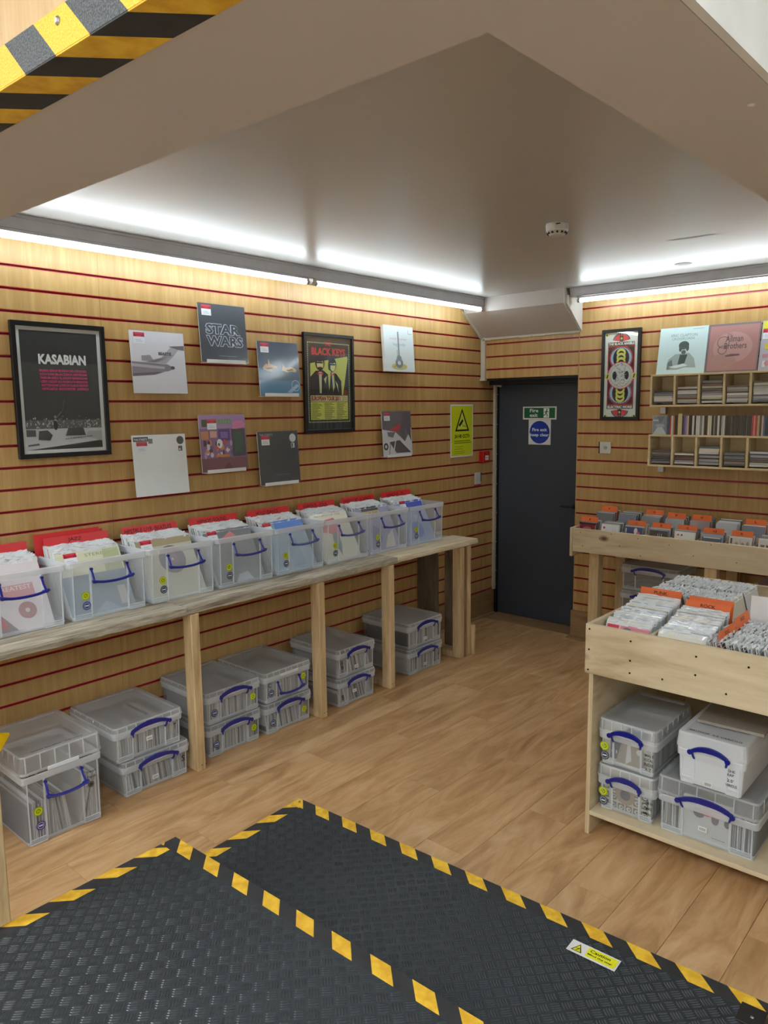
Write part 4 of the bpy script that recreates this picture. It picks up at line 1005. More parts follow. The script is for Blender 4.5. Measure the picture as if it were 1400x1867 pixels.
for zb, sg in ((.548, 1), (.076, -1)):
    for a0, a1 in ((12, 75), (105, 168)):
        for r0, r1, c in ((.060, .066, BK), (.0, .058, RR)):
            pts = [(0+math.cos(R(a0))*r0, zb+sg*math.sin(R(a0))*r0)] + [(math.cos(R(a0+(a1-a0)*i/8))*r1, zb+sg*math.sin(R(a0+(a1-a0)*i/8))*r1*.9) for i in range(9)]
            if r0 > 0: pts += [(math.cos(R(a1-(a1-a0)*i/8))*r0, zb+sg*math.sin(R(a1-(a1-a0)*i/8))*r0*.9) for i in range(9)]
            it.append(('p', pts, c))
    it += [('r', -.013, min(zb, zb+sg*.066), .013, max(zb, zb+sg*.066), BK), ('c', 0, zb+sg*.045, .008, RR), ('c', 0, zb+sg*.022, .008, YL)]
    for sx in (-1, 1): it += [('e', sx*.105, zb+sg*.052, .016, .012, YL), ('e', sx*.109, zb+sg*.049, .006, .007, BK)]
frame_poster('tall black framed poster of red, blue and yellow ring patterns right of the door', (1.196, YB-.001, 1.671), 0, w2, h2, it, .022)
t = empty('wall_socket', (1.094, YB-.001, 1.427)); tag(t, 'white aerial socket plate under the tall ring-pattern poster', 'socket')
MB().bbox(-.043, -.007, 0, .043, 0, .084, .002).build('plate', M['offwhite'], t)
MB().lathe([(.014, 0), (.014, .003), (.006, .003), (.006, .009)], 14, c=(.002, -.007, .042), axis='y').build('aerial_jack', M['steel'], t)
MB().box(-.052, -.003, .0, -.044, 0, .084).build('shadow_gap', M['blackmetal'], t)  # shade left of the plate, drawn as a black strip

# CD cases
def cd_mesh(w_, h_, th, col, seed):
    mb = MB(); mb.box(-w_/2, 0, 0, w_/2, th, h_, 0, col)
    c2 = tuple(min(1, x*.5+.42) for x in col)
    mb.box(-w_/2-.0006, -.0008, -.0004, w_/2+.0006, .0006, h_+.0006, 0, c2)
    mb.box(-w_/2-.0006, th-.0006, -.0004, w_/2+.0006, th+.0008, h_+.0006, 0, c2)
    return mb.mesh('compact_disc', M['jewel'])
CC = [(.20, .20, .22), (.82, .82, .82), (.10, .10, .11), (.60, .60, .62), (.36, .42, .50), (.88, .86, .80), (.30, .14, .14), (.15, .18, .30), (.75, .76, .78), (.48, .45, .42), (.08, .08, .09), (.70, .72, .60)]
CDM = [cd_mesh(.125, .142, .0098, c, i) for i, c in enumerate(CC)]

# wall cubby shelves
def cubby_shelf(label, z, n=7):
    x0, pit = 1.480, .1555; H_ = .214; D = .172; yb = YB-.0015; x1 = x0+pit*n+.013
    c = empty('cubby_shelf', ((x0+x1)/2, yb, z)); tag(c, label, 'shelf'); ox = (x0+x1)/2
    mk = lambda nm, a, b, z0, z1, y0=-D, y1=0.0, mat='cubby': MB().bbox(a-ox, y0, z0, b-ox, y1, z1, .0012).build(nm, M[mat], c)
    mk('bottom_panel', x0, x1, 0, .013); mk('top_panel', x0, x1, H_-.013, H_); mk('back_panel', x0+.0135, x1-.0135, .0135, H_-.0135, -.006, -.0005)
    for i in range(n+1): mk('side_panel' if i in (0, n) else 'partition', x0+pit*i, x0+pit*i+.013, .0132, H_-.0132, -D, -.0065)
    br = MB().bbox(1.515-ox-.02, -.03, -.048, 1.515-ox+.02, 0, -.001, .002); br.build('bracket', M['steel'], c)
    return x0, pit, yb
for z, cnt, where in ((1.760, [7, 9, 12, 9, 11, 8, 6], 'upper'), (1.362, [8, 6, 10, 7, 8, 9, 5], 'lower')):
    x0, pit, yb = cubby_shelf('%s pale wooden wall shelf with square compartments of CDs' % where, z)
    for i, n in enumerate(cnt):
        rr = random.Random(i+int(z*100))
        for k in range(n):
            o = inst('compact_disc', CDM[rr.randrange(12)], None, (x0+pit*i+.013+.0712+rr.uniform(-.0015, .0015), yb-.150+rr.uniform(-.005, .003), z+.0145+k*.0116), (0, 0, 0))
            # laid flat: rotate so that its thickness is vertical and its spine faces the room
            o.rotation_euler = (R(90), 0, 0); o.location.y += .142-.004; o.location.z += .0003
            o.location.z += .0098
            tag(o, '%s CD up from the bottom in compartment %s of the %s wall shelf' % (nth(k+1), ['one', 'two', 'three', 'four', 'five', 'six', 'seven'][i], where), 'CD', 'CDs stacked in compartment %d of the %s wall shelf' % (i+1, where))
# CDs standing on the lower shelf
zs = 1.362+.214; x = 1.600; rr = random.Random(21)
seq = [(.10, .35, .5), (.75, .2, .18), (.85, .85, .8), (.72, .52, .42), (.30, .18, .16), (.22, .18, .17), (.84, .80, .58), (.84, .80, .58), (.2, .18, .28), (.45, .36, .60), (.60, .55, .75), (.86, .75, .66), (.2, .15, .15), (.14, .13, .13),
       (.85, .86, .86), (.13, .12, .13), (.84, .84, .82), (.86, .86, .85), (.5, .5, .5), (.8, .8, .78), (.12, .10, .10), (.2, .17, .14), (.86, .85, .76), (.85, .84, .75), (.14, .14, .15), (.5, .5, .5), (.2, .2, .2), (.82, .82, .82), (.15, .15, .16), (.7, .7, .68), (.82, .8, .8)]
seq += [rr.choice([(.13, .13, .15), (.2, .2, .22), (.28, .27, .28), (.10, .10, .12)]) for _ in range(14)]+[(.68, .12, .14), (.85, .5, .45), (.68, .15, .15), (.7, .62, .42), (.15, .1, .1), (.8, .65, .6)]
i = 0
_sc = {}
while x < 2.53:
    c = seq[i] if i < len(seq) else rr.choice(seq); big = i in (6, 7)
    th = .0125 if rr.random() < .25 or big else .0098; hh = .138 if big else .125
    k = (c, th, hh)
    if k not in _sc: _sc[k] = MB().bbox(0, 0, 0, th, .142, hh, .0006, 0, c).mesh('compact_disc', M['jewel'])
    o = inst('compact_disc', _sc[k], None, (x, YB-.155, zs+.0004))
    tag(o, '%s CD standing %s from the left in the row on the lower wall shelf' % (tone(c), nth(i+1)), 'CD', 'CDs standing on the lower wall shelf')
    x += th+.0011; i += 1
# loose CD in shrink wrap at the left end
e = empty('compact_disc', (1.548, YB-.152, zs+.0004), R(8), 0); tag(e, 'grey-blue picture CD facing out at the left end of the standing row', 'CD')
MB().bbox(-.048, 0, 0, .044, .010, .125, .0006).build('case', M['clearcard'], e)
ink_print([('r', -.046, .002, .042, .123, (.40, .44, .50)), ('p', [(-.046, .002), (.042, .002), (.0, .075)], (.72, .74, .74)), ('p', [(-.02, .123), (.03, .123), (.0, .06)], (.25, .30, .38)), ('e', .0, .06, .03, .012, (.58, .62, .68)), ('r', -.046, .09, -.01, .10, (.65, .7, .75))], name='cover_print', mat=M['jewel'], parent=e)
# LPs leaning on top of the upper shelf
def shelf_lp(label, x, items, bag=True):
    e = empty('vinyl_record', (x, YB-.083, 1.760+.2145), 0, -R(11)); tag(e, label, 'record')
    MB().bbox(-.1575, 0, 0, .1575, .005, .315, .0008).build('jacket', M['mountboard'], e)
    ink_print(items, name='cover_print', mat=M['glossprint'], parent=e)
    if bag: bag_front(e, .315)
it = [('r', -h, 0, h, s, (.77, .86, .86)), ('t', 'ERIC CLAPTON', -.08, .252, .17, .018, (.50, .56, .55)), ('t', 'CROSSROADS', -.075, .230, .15, .016, (.50, .56, .55)),
      ('p', [(-.09, .03), (-.085, .10), (-.04, .135), (.05, .14), (.085, .10), (.10, .04), (.03, .045), (-.02, .03)], (.62, .68, .67)), ('p', [(-.02, .06), (-.01, .13), (.04, .13), (.02, .05)], (.27, .32, .32)), ('p', [(-.09, .03), (-.05, .05), (-.06, .10), (-.088, .08)], (.42, .47, .47)),
      ('e', .012, .170, .024, .034, (.74, .80, .79)), ('e', .010, .192, .034, .028, (.30, .35, .34)), ('e', -.010, .170, .010, .020, (.32, .37, .36)), ('e', .036, .172, .009, .02, (.32, .37, .36)), ('e', .012, .146, .015, .014, (.36, .40, .40)), ('r', .0, .172, .026, .176, (.4, .45, .44)), ('p', [(-.08, .05), (.02, .07), (.05, .055), (-.03, .04)], (.82, .88, .87)), ('r', .06, .298, .13, .301, (.6, .66, .66))]
shelf_lp('pale blue ERIC CLAPTON CROSSROADS record leaning on the upper wall shelf', 1.637, it, False)
it = [('r', -h, 0, h, s, (.48, .42, .45)), ('r', -h+.012, .012, h-.006, s-.012, (.70, .50, .48)), ('e', .0, .16, .12, .10, (.75, .57, .55)), ('e', -.05, .07, .08, .05, (.70, .53, .50)), ('t', 'Allman', -.045, .195, .105, .042, (.36, .27, .29), .01), ('t', 'Brothers', -.050, .150, .135, .040, (.36, .27, .29), .01),
      ('t', 'The', -.04, .238, .03, .014, (.36, .27, .29)), ('o', -.058, .195, .034, .038, (.38, .28, .30)), ('o', -.060, .145, .024, .028, (.38, .28, .30)), ('p', [(-.035, .100), (.045, .105), (.05, .115), (.0, .118), (-.04, .108)], (.42, .33, .35))]
shelf_lp('dusky pink Allman Brothers record in the middle on the upper wall shelf', 1.955, it)
rr = random.Random(31); it = [('r', -h, 0, h, s, (.74, .72, .76)), ('r', -h+.004, .255, h, s-.004, (.88, .88, .20)), ('r', -.10, .27, .05, .285, (.65, .80, .2))]
for i in range(34):
    x, z = rr.uniform(-.14, .12), rr.uniform(.0, .22); c = rr.choice([(.85, .25, .22), (.30, .42, .75), (.88, .80, .25), (.88, .87, .88), (.85, .5, .4), (.62, .70, .82), (.80, .55, .6)])
    it.append(('r', x, z, x+rr.uniform(.015, .05), z+rr.uniform(.015, .04), c) if rr.random() < .6 else ('c', x+.02, z+.02, rr.uniform(.008, .018), c))
it += price_sticker(-.15, .20, 1.15)
shelf_lp('multicoloured collage record with yellow top, rightmost on the upper wall shelf', 2.278, it)

# ================================================================== CD RACK
ck = (1.85, 4.9, 0)
rk = empty('cd_rack', ck); tag(rk, 'long pine and plywood rack of CDs along the back wall', 'rack')
RX0, RX1 = 1.145, 3.55
P('front_board', MB().bbox(RX0, 4.605, .795, RX1, 4.625, .955, .002), M['ply'], rk, ck)
P('end_board', MB().bbox(RX0-.022, 4.605, .76, RX0-.002, YB-.02, .957, .002), M['ply'], rk, ck)
P('deck', MB().prism_x([(4.627, .835), (5.145, .895), (5.145, .907), (4.627, .847)], RX0, RX1), M['ply'], rk, ck)
P('back_board', MB().bbox(RX0, 5.147, .80, RX1, 5.163, .99, .002), M['ply'], rk, ck)
P('middle_board', MB().bbox(RX0, 4.875, .882, RX1, 4.887, .962, .001), M['ply'], rk, ck)
CP = .1625
for k in range(1, 15):
    x = RX0+k*CP-.008
    P('partition', MB().prism_x([(4.627, .86), (4.873, .89), (4.873, .962), (4.627, .948)], x-.003, x+.003), M['ply'], rk, ck)
    P('partition', MB().prism_x([(4.889, .90), (5.145, .92), (5.145, .985), (4.889, .968)], x-.003, x+.003), M['ply'], rk, ck)
for x in (1.29, 2.045, 2.85): P('post', MB().bbox(x-.035, 4.63, 0, x+.035, 4.70, .832, .003), M['pine'], rk, ck)
for x in (1.29, 2.045, 2.85): P('rear_post', MB().bbox(x-.035, 5.05, 0, x+.035, 5.12, .88, .003), M['pine'], rk, ck)
for sx, sz in ((1.20, .93), (1.22, .84), (1.42, .94), (1.48, .87), (1.60, .93), (1.62, .82), (1.80, .91), (1.95, .86), (2.05, .94), (2.2, .85), (1.34, .90)):
    P('screw', MB().lathe([(.0032, 0), (.0032, .0008)], 8, c=(sx, 4.6048, sz), axis='y'), M['screwhead'], rk, ck)
fart = [[('r', -.055, .01, .055, .13, (.50, .12, .14)), ('e', .0, .10, .03, .012, (.72, .40, .36)), ('r', -.06, .128, .06, .139, (.15, .1, .12))],
        [('r', -.058, .01, .058, .138, (.86, .87, .89)), ('c', -.042, .118, .008, (.85, .25, .3)), ('r', .02, .08, .022, .12, (.7, .72, .75)), ('r', .034, .08, .036, .12, (.7, .72, .75))],
        [('r', -.058, .01, .058, .138, (.16, .20, .42)), ('e', .012, .115, .012, .02, (.85, .80, .82)), ('e', .030, .100, .012, .012, (.85, .45, .5)), ('r', -.055, .10, -.048, .13, (.8, .82, .85))],
        [('r', -.058, .01, .058, .138, (.08, .09, .09)), ('r', -.005, .09, -.002, .115, (.8, .8, .8)), ('r', .006, .09, .009, .115, (.8, .8, .8)), ('r', .018, .09, .021, .115, (.8, .8, .8)), ('r', -.058, .134, .058, .138, (.6, .62, .62))],
        [('r', -.058, .01, .058, .138, (.87, .87, .84)), ('c', -.04, .12, .006, (.8, .4, .4)), ('c', -.018, .12, .006, (.5, .3, .4)), ('t', 'C A', -.047, .116, .035, .008, (.6, .2, .2))],
        [('r', -.058, .01, .058, .125, (.33, .36, .40)), ('r', -.05, .118, .05, .124, (.80, .84, .86)), ('p', [(.0, .08), (.05, .09), (.05, .10)], (.7, .74, .78))],
        [('r', -.058, .01, .058, .138, (.80, .76, .72)), ('r', -.055, .10, -.045, .132, (.35, .3, .3)), ('e', -.02, .09, .010, .022, (.62, .58, .55)), ('e', .015, .09, .010, .022, (.60, .56, .54)), ('e', .042, .10, .008, .020, (.62, .58, .56)), ('r', .0, .08, .002, .13, (.6, .55, .5))],
        [('r', -.058, .01, .058, .138, (.80, .77, .75)), ('r', -.050, .08, -.028, .11, (.45, .32, .28)), ('r', -.020, .08, .004, .11, (.40, .30, .28)), ('r', .016, .08, .034, .125, (.4, .36, .36)), ('r', .04, .08, .055, .125, (.5, .45, .4))]]
FL = ['red', 'white with small pink dot', 'navy', 'black with three white strokes', 'white with two small marks', 'grey shrink-wrapped', 'cream photo', 'pale photo strip']
DIV = {(0, 0): 'J', (2, 0): 'C', (3, 0): 'K', (4, 0): 'G', (5, 0): '+3', (6, 0): 'K', (0, 1): 'A', (3, 1): 'F', (2, 1): 'D', (4, 1): 'H', (6, 1): 'L', (8, 0): 'P', (9, 1): 'S'}
for c in range(14):
    xc = RX0+CP*c+.005+.070
    for row in (0, 1):
        rr = random.Random(c*10+row); n = (8 if c < 9 else 0)
        y0 = 4.640 if row == 0 else 4.900; zb = .852 if row == 0 else .884
        for k in range(n):
            y = y0+.0125*k if row == 0 else y0+.0165*k; lean = R(14-k*.6)
            dz = (y-y0)*.116
            fr = row == 0 and k == 0 and c < 8
            if fr:
                o = empty('compact_disc', (xc, y, zb+dz+.002), 0, -lean)
                inst('case', CDM[[6, 1, 7, 2, 1, 4, 5, 5][c]], o); ink_print(fart[c], O=(0, -.0008, 0), name='cover_print', mat=M['jewel'], parent=o)
                tag(o, 'frontmost %s CD, column %s from the left of the rack' % (FL[c], ['one', 'two', 'three', 'four', 'five', 'six', 'seven', 'eight'][c]), 'CD')
            else:
                o = inst('compact_disc', rr.choice(CDM), None, (xc+rr.uniform(-.003, .003), y, zb+dz+.002+rr.uniform(0, .003)), (-lean, 0, 0))
                tag(o, '%s CD from the front in %s column of the %s half of the rack' % (nth(k+1), nth(c+1), ['front', 'rear'][row]), 'CD', 'CDs in the %s row, column %d of the rack' % (['front', 'rear'][row], c+1))
        if (c, row) in DIV:
            kk = 1.6 if row == 0 else (3.6 if c in (0, 2) else 1.4)
            if (c, row) in ((2, 0), (3, 0), (4, 0)): kk = 2.6
            y = y0+(.0125 if row == 0 else .0165)*kk-.004; zt = zb+(y-y0)*.116+.002; tx = DIV[c, row]
            lift = .0 if row == 0 else .006
            e = empty('divider_card', (xc+.004, y, zt), 0, -R(13)); MB().bbox(-.060, 0, 0, .060, .0008, .176+lift, .0002).build('card', M['orangecard'], e)
            ink_print([('t', tx, -.008, .151+lift, .014 if len(tx) == 1 else .024, .014, (.25, .10, .05), .02)], name='letter', parent=e)
            tag(e, 'orange letter %s divider in the %s row, column %s of the CD rack' % (tx, ['front', 'rear'][row], ['one', 'two', 'three', 'four', 'five', 'six', 'seven', 'eight', 'nine', 'ten'][c]), 'divider')

# boxes stacked under the CD rack
z = .0005
for k in range(4):
    b = storage_box(['lowest box of the stack under the CD rack', 'second box up in the stack under the CD rack', 'third box up in the stack under the CD rack', 'top box of the stack under the CD rack, blue handle up'][k],
                    (1.60, 4.80, z), 0, .40, .33, .177, .028, 'up', write=[('BJ', .13, .06, .03, .03)] if k == 3 else None, group='clear boxes stacked under the CD rack')
    z += .1778
z = .0005
for k in range(4):
    b = storage_box('clear box under the CD rack at the right frame edge, '+['lowest', 'second up', 'third up', 'topmost'][k], (2.44, 4.80, z), 0, .40, .33, .172, .028, 'up', group='clear boxes stacked under the CD rack')
    z += .1728

# ================================================================== SINGLES UNIT
uk = (2.9, 3.3, 0)
un = empty('singles_unit', uk); tag(un, 'plywood unit with trays of 7-inch singles above and boxes on its bottom shelf', 'unit')
UX0, UX1, UY0, UY1 = 2.183, 3.60, 2.73, 3.86
P('fascia', MB().bbox(UX0, UY0, .700, UX1, UY0+.018, .905, .0015), M['ply'], un, uk)
P('tray_side', MB().bbox(UX0, UY0+.019, .70, UX0+.018, UY1, .905, .0015), M['ply'], un, uk)
P('tray_side', MB().bbox(UX1-.018, UY0+.019, .70, UX1, UY1, .905, .0015), M['ply'], un, uk)
P('tray_back', MB().bbox(UX0+.019, UY1-.018, .70, UX1-.019, UY1, .905, .0015), M['ply'], un, uk)
P('tray_floor', MB().box(UX0+.019, UY0+.019, .716, UX1-.019, UY1-.019, .732), M['ply'], un, uk)
P('tray_divider', MB().bbox(2.413, UY0+.019, .733, 2.425, 3.24, .885, .001), M['ply'], un, uk)
P('side_panel', MB().bbox(UX0+.012, UY0+.020, 0, UX0+.030, UY1-.02, .70, .0015), M['ply'], un, uk)
P('panel_edge', MB().box(UX0+.0122, UY0+.0155, .0, UX0+.0298, UY0+.0195, .699), M['plyedge'], un, uk)
P('side_panel', MB().bbox(UX1-.03, UY0+.02, 0, UX1-.012, UY1-.02, .70, .0015), M['ply'], un, uk)
P('rear_panel', MB().bbox(UX0+.031, UY1-.05, .10, UX1-.031, UY1-.035, .70, .0015), M['ply'], un, uk)
P('bottom_shelf', MB().bbox(UX0+.031, UY0+.012, .088, UX1-.031, UY1-.06, .106, .0015), M['ply'], un, uk)
for x, zz in ((2.200, .885), (2.200, .80), (2.198, .715), (2.372, .868), (2.372, .79), (2.372, .74), (2.62, .86), (2.62, .79), (2.50, .745), (2.73, .745), (2.80, .86)):
    P('screw', MB().lathe([(.0042, 0), (.0042, .0008)], 8, c=(x, UY0-.0002, zz), axis='y'), M['screwhead'], un, uk)
def single(loc, rz, lean, me, label, group, art=None):
    e = inst('single_record', me, None, loc, (-lean, 0, rz))
    if art: ink_print(art, name='cover_print', mat=M['glossprint'], parent=e)
    tag(e, label, 'record', group); return e
rr = random.Random(60)
sq = .09
pinkart = [('r', -sq, 0, sq, .18, (.86, .85, .88)), ('r', -.03, .02, sq, .172, (.85, .50, .58)), ('e', .01, .13, .012, .014, (.30, .48, .36)), ('p', [(.015, .07), (.035, .08), (.04, .13), (.02, .12)], (.22, .52, .34)), ('l', .03, .135, .075, .14, .003, (.2, .3, .25)), ('e', -.015, .12, .014, .008, (.45, .62, .50)), ('e', .02, .145, .016, .006, (.3, .3, .3)), ('e', .0, .155, .016, .008, (.4, .4, .42)), ('r', -.085, .150, -.035, .168, (.85, .15, .28))]
cream = [('r', -sq, 0, sq, .18, (.87, .87, .82)), ('t', 'David Smith Summer', -.045, .112, .085, .009, (.45, .5, .45)), ('p', [(.06, .12), (.08, .13), (.07, .10)], (.7, .72, .7)), ('r', .062, .09, .08, .093, (.6, .62, .6))]
for col_, (xc, y0, y1, n, art, nm) in enumerate(((2.306, 2.775, 3.145, 26, pinkart, 'left'), (2.528, 2.775, 3.06, 22, cream, 'second'))):
    for k in range(n):
        u = k/(n-1); y = y0+(y1-y0)*u; lean = R(26-14*u); zz = .733+.006*rr.random()+.03*u
        me = lp_mesh(.18, .0026, 700+col_, (.8, .8, .8), .008, 10) if k == 0 else SGM[rr.choice(SPS)]
        single((xc+rr.uniform(-.004, .004), y, zz), rr.uniform(-.03, .03), lean, me,
               ['frontmost pink and white single in the left tray', 'frontmost cream single in the second tray'][col_] if k == 0 else '%s bagged single from the front in the %s tray of the plywood unit' % (nth(k+1), nm),
               None if k == 0 else 'singles filed in the %s tray' % nm, art if k == 0 else None)
for row, (yc, n, dx, nm) in enumerate(((2.862, 46, .0105, 'front'), (3.060, 44, .0105, 'middle'), (3.36, 38, .0092, 'third'), (3.57, 38, .0092, 'hindmost'))):
    for k in range(n):
        xs = 2.690 if row < 2 else 2.27
        x = xs+dx*k; z0 = .735 if row < 2 else .762
        single((x, yc+rr.uniform(-.005, .005), z0+rr.uniform(0, .007)), R(90), R(15+rr.uniform(-2, 2)), rr.choice(SGP), '%s bagged single from the left in the %s crosswise row of the unit' % (nth(k+1), nm), 'singles in the %s crosswise row' % nm)
def card(name, loc, rz, w_, h_, mat, txt, label, tw=.06, lean=14):
    e = empty(name, loc, rz, -R(lean)); MB().bbox(-w_/2, 0, 0, w_/2, .0009, h_, .0002).build('card', M[mat], e)
    if txt: ink_print([('t', txt, -tw/2, h_-.024, tw, .014, (.22, .09, .06), .02)], name='handwriting', parent=e)
    tag(e, label, 'divider')
card('divider_card', (2.292, 3.175, .76), 0, .182, .214, 'orangecard', 'PUNK', 'orange PUNK divider card in the left tray of singles')
card('divider_card', (2.524, 3.085, .765), 0, .180, .206, 'orangecard', 'ROCK', 'orange ROCK divider card in the second tray of singles')
card('divider_card', (2.520, 3.135, .765), 0, .180, .212, 'orangecard', '', 'orange divider card right behind the ROCK card')
card('divider_card', (2.735, 2.868, .735), R(90), .180, .222, 'orangecard', 'SOUL', 'orange crosswise divider card in the front crosswise row', .05, 15)
card('divider_card', (2.728, 3.075, .735), R(90), .180, .226, 'orangecard', 'DISCO', 'orange crosswise divider card in the middle crosswise row', .05, 15)
card('divider_card', (2.78, 3.19, .735), R(6), .22, .27, 'clearcard', 'LOU', 'milky white card standing tall among the crosswise singles', .05, 6)
card('divider_card', (2.86, 3.42, .735), R(4), .22, .33, 'clearcard', '', 'rearmost milky white card at the right edge of the unit', .05, 6)

# boxes on the unit's bottom shelf
zz = .1065
man = [('r', -.10, .012, .10, .17, (.80, .79, .70)), ('r', -.075, .03, .03, .125, (.28, .28, .29)), ('p', [(-.05, .02), (-.03, .10), (.0, .125), (.04, .12), (.07, .09), (.08, .02)], (.62, .58, .52)), ('p', [(-.01, .02), (-.003, .11), (.01, .11), (.015, .04)], (.84, .83, .80)), ('e', -.045, .135, .022, .022, (.70, .46, .40)), ('e', .01, .15, .02, .03, (.25, .24, .24)), ('t', '01', -.07, .055, .024, .014, (.85, .86, .85), .02), ('e', .045, .085, .010, .012, (.85, .83, .78)), ('r', .01, .15, .085, .175, (.32, .38, .46)), ('e', .07, .13, .012, .014, (.80, .52, .50))]
cam_it = [('r', -.10, .008, .10, .175, (.78, .75, .66))]
for i in range(6):
    for j in range(4):
        if j in (1, 2) and i in (2, 3): continue
        x, z_ = -.088+.033*i, .028+.038*j
        cam_it += [('r', x-.013, z_-.014, x+.013, z_+.014, (.30, .29, .28)), ('c', x, z_, .010, (.80, .78, .72)), ('c', x+.002, z_, .004, (.4, .38, .36))]
cam_it += [('c', -.005, .085, .042, (.62, .54, .45)), ('c', -.005, .085, .022, (.28, .29, .29))]
def inner_sleeve(b, items, w_, y, lab, hh=.178):
    e = empty('stored_record', tuple(b.location), b.rotation_euler.z); mb = MB().bbox(-w_/2, y, .008, w_/2, y+.003, hh, .0005).build('jacket', M['mountboard'], e)
    ink_print(items, O=(0, y, .0), name='cover_print', parent=e); tag(e, lab, 'record')
def pack(b, w_, d0, d1, n, hh, seed, lab, x0=0):
    """sleeves one behind another inside a closed box"""
    rr = random.Random(seed); mb = MB()
    for k in range(n):
        y = d0+(d1-d0)*k/n; g = rr.uniform(.5, .9); H_ = hh*rr.uniform(.93, 1)
        mb.box(x0-w_/2, y, .006, x0+w_/2, y+.003, H_, 0, (g, g*.98, g*.95))
    o = mb.build('stored_sleeves', M['print']); o.location = b.location; o.rotation_euler = b.rotation_euler; tag(o, lab, 'sleeves', kind='stuff')
b = storage_box('lower left clear box on the bottom shelf, sleeve with rows of small round motifs inside', (2.345, 2.785, zz), 0, .246, .39, .197, .056, 'up', (-.096, .078), (-.094, .038), [('CAMERA', .075, .085, .04, .012), ('XMAS', .075, .062, .035, .012), ('Misc', .078, .040, .03, .012)], ringcol=(.2, .22, .24))
inner_sleeve(b, cam_it, .205, .020, 'beige sleeve printed with small round camera motifs inside the lower left box', .186); pack(b, .19, .03, .34, 30, .175, 1, 'sleeves packed inside the lower left shelf box')
b = storage_box('upper left clear box on the bottom shelf, sleeve with suited figures inside', (2.345, 2.785, zz+.1985), 0, .246, .39, .197, .056, 'up', (-.096, .078), (-.094, .038), [('MALE', .075, .085, .035, .011), ('VOCAL', .070, .066, .038, .012), ('INDIE', .072, .046, .038, .013), ('A-Z', .078, .026, .024, .012)], ringcol=(.2, .22, .24))
inner_sleeve(b, man, .205, .020, 'sleeve with suited figures and the number 01 inside the upper left box', .186); pack(b, .19, .03, .34, 26, .165, 2, 'sleeves packed inside the upper left shelf box')
lid_writing(b, 'Male Vocal  Singles', .25, .03, .1895, .15, .012)
b = storage_box('large clear box with deep ribbed lid at the right of the bottom shelf', (2.662, 2.785, zz), 0, .374, .42, .230, .075, 'up', None, None, None, (-.01, .062))
inner_sleeve(b, [('r', -.088, .010, .088, .17, (.80, .80, .79)), ('e', -.03, .118, .022, .022, (.34, .33, .34)), ('e', .03, .108, .014, .022, (.36, .30, .32)), ('e', .0, .128, .022, .018, (.80, .42, .42)), ('e', .035, .128, .014, .016, (.80, .48, .46)), ('e', .075, .105, .012, .016, (.30, .30, .32)), ('r', .02, .03, .07, .034, (.55, .55, .55)), ('r', .0, .2, .06, .21, (.4, .5, .3))], .178, .022, 'white sleeve with dark and red shapes seen in the large clear box', .178)
o = spines(.374, .42, .19, .012, 401, x1=-.095).build('stored_sleeves', M['print']); o.location = b.location; tag(o, 'sleeves edge-on in the left part of the large clear shelf box', 'sleeves', kind='stuff')
o = spines(.374, .42, .19, .012, 402, x0=.092).build('stored_sleeves', M['print']); o.location = b.location; tag(o, 'sleeves edge-on in the right part of the large clear shelf box', 'sleeves', kind='stuff')
b = storage_box('milky white lidded box with black handwriting standing on the large clear box', (2.672, 2.772, zz+.2315), 0, .250, .40, .205, .064, 'up', None, None, [('SHE', .065, .095, .024, .010), ('RAP', .062, .080, .024, .010), ("2.5'", .062, .058, .024, .011), ('VARIOUS', .058, .040, .040, .011)], (-.005, .022), True)
inner_sleeve(b, [('r', -.095, .01, .095, .15, (.90, .91, .91)), ('c', .0, .085, .045, (.70, .70, .68))], .20, .022, 'white sleeve with grey disc inside the milky box', .150)
pack(b, .19, .03, .34, 24, .13, 3, 'sleeves packed inside the milky white box')
lid_writing(b, 'BRITPOP  2.5 VARIOUS', .25, .05, .1975, .19, .013)
e = empty('paper_sheet', (2.69, 2.90, zz+.2315+.2065), R(3)); tag(e, 'grey-beige folder lying on the lid of the milky white box', 'folder')
MB().bbox(-.11, 0, 0, .13, .27, .012, .001).build('folder_card', M['folderboard'], e)
e.name = 'folder'

# ================================================================== STEP PLATFORMS
for q, (a_, b_) in enumerate(((.092, .025), (.030, .089))):
    hazard('tape_step_x%d' % q, (1, 1, 0), .145, a_, False); hazard('tape_step_y%d' % q, (1, -1, 0), .145, b_, False)
def tread(w_, d_, x0, y0, th=R(45), pitch=.0345, seed=1):
    """raised bars of the rubber tread: blocks of four, alternating direction"""
    mb = MB(); n = int((w_+d_)/pitch)+4; c, s_ = math.cos(th), math.sin(th)
    for i in range(-n, n):
        for j in range(-n, n):
            bx, by = i*pitch, j*pitch
            wx, wy = bx*c-by*s_, bx*s_+by*c
            if not (x0+.012 < wx < x0+w_-.012 and y0+.012 < wy < y0+d_-.012): continue
            for k in range(4):
                o_ = (k-1.5)*pitch*.225; Lh, Wh, Hh = pitch*.43, pitch*.095, .0018
                pts = [(-Lh, 0, 0), (-Lh*.55, -Wh, 0), (Lh*.55, -Wh, 0), (Lh, 0, 0), (Lh*.55, Wh, 0), (-Lh*.55, Wh, 0), (-Lh*.6, 0, Hh), (Lh*.6, 0, Hh)]
                q = []
                for a_, b2, z_ in pts:
                    px, py = (a_, b2+o_) if (i+j) % 2 else (b2+o_, a_)
                    if (i+j) % 2 == 0: pass
                    q.append((wx+px*c-py*s_, wy+px*s_+py*c, z_))
                fs = [(0, 1, 6), (1, 2, 7, 6), (2, 3, 7), (3, 4, 7), (4, 5, 6, 7), (5, 0, 6)]
                if (i+j) % 2 == 0: fs = [f[::-1] for f in fs]
                mb.add(q, fs)
    return mb
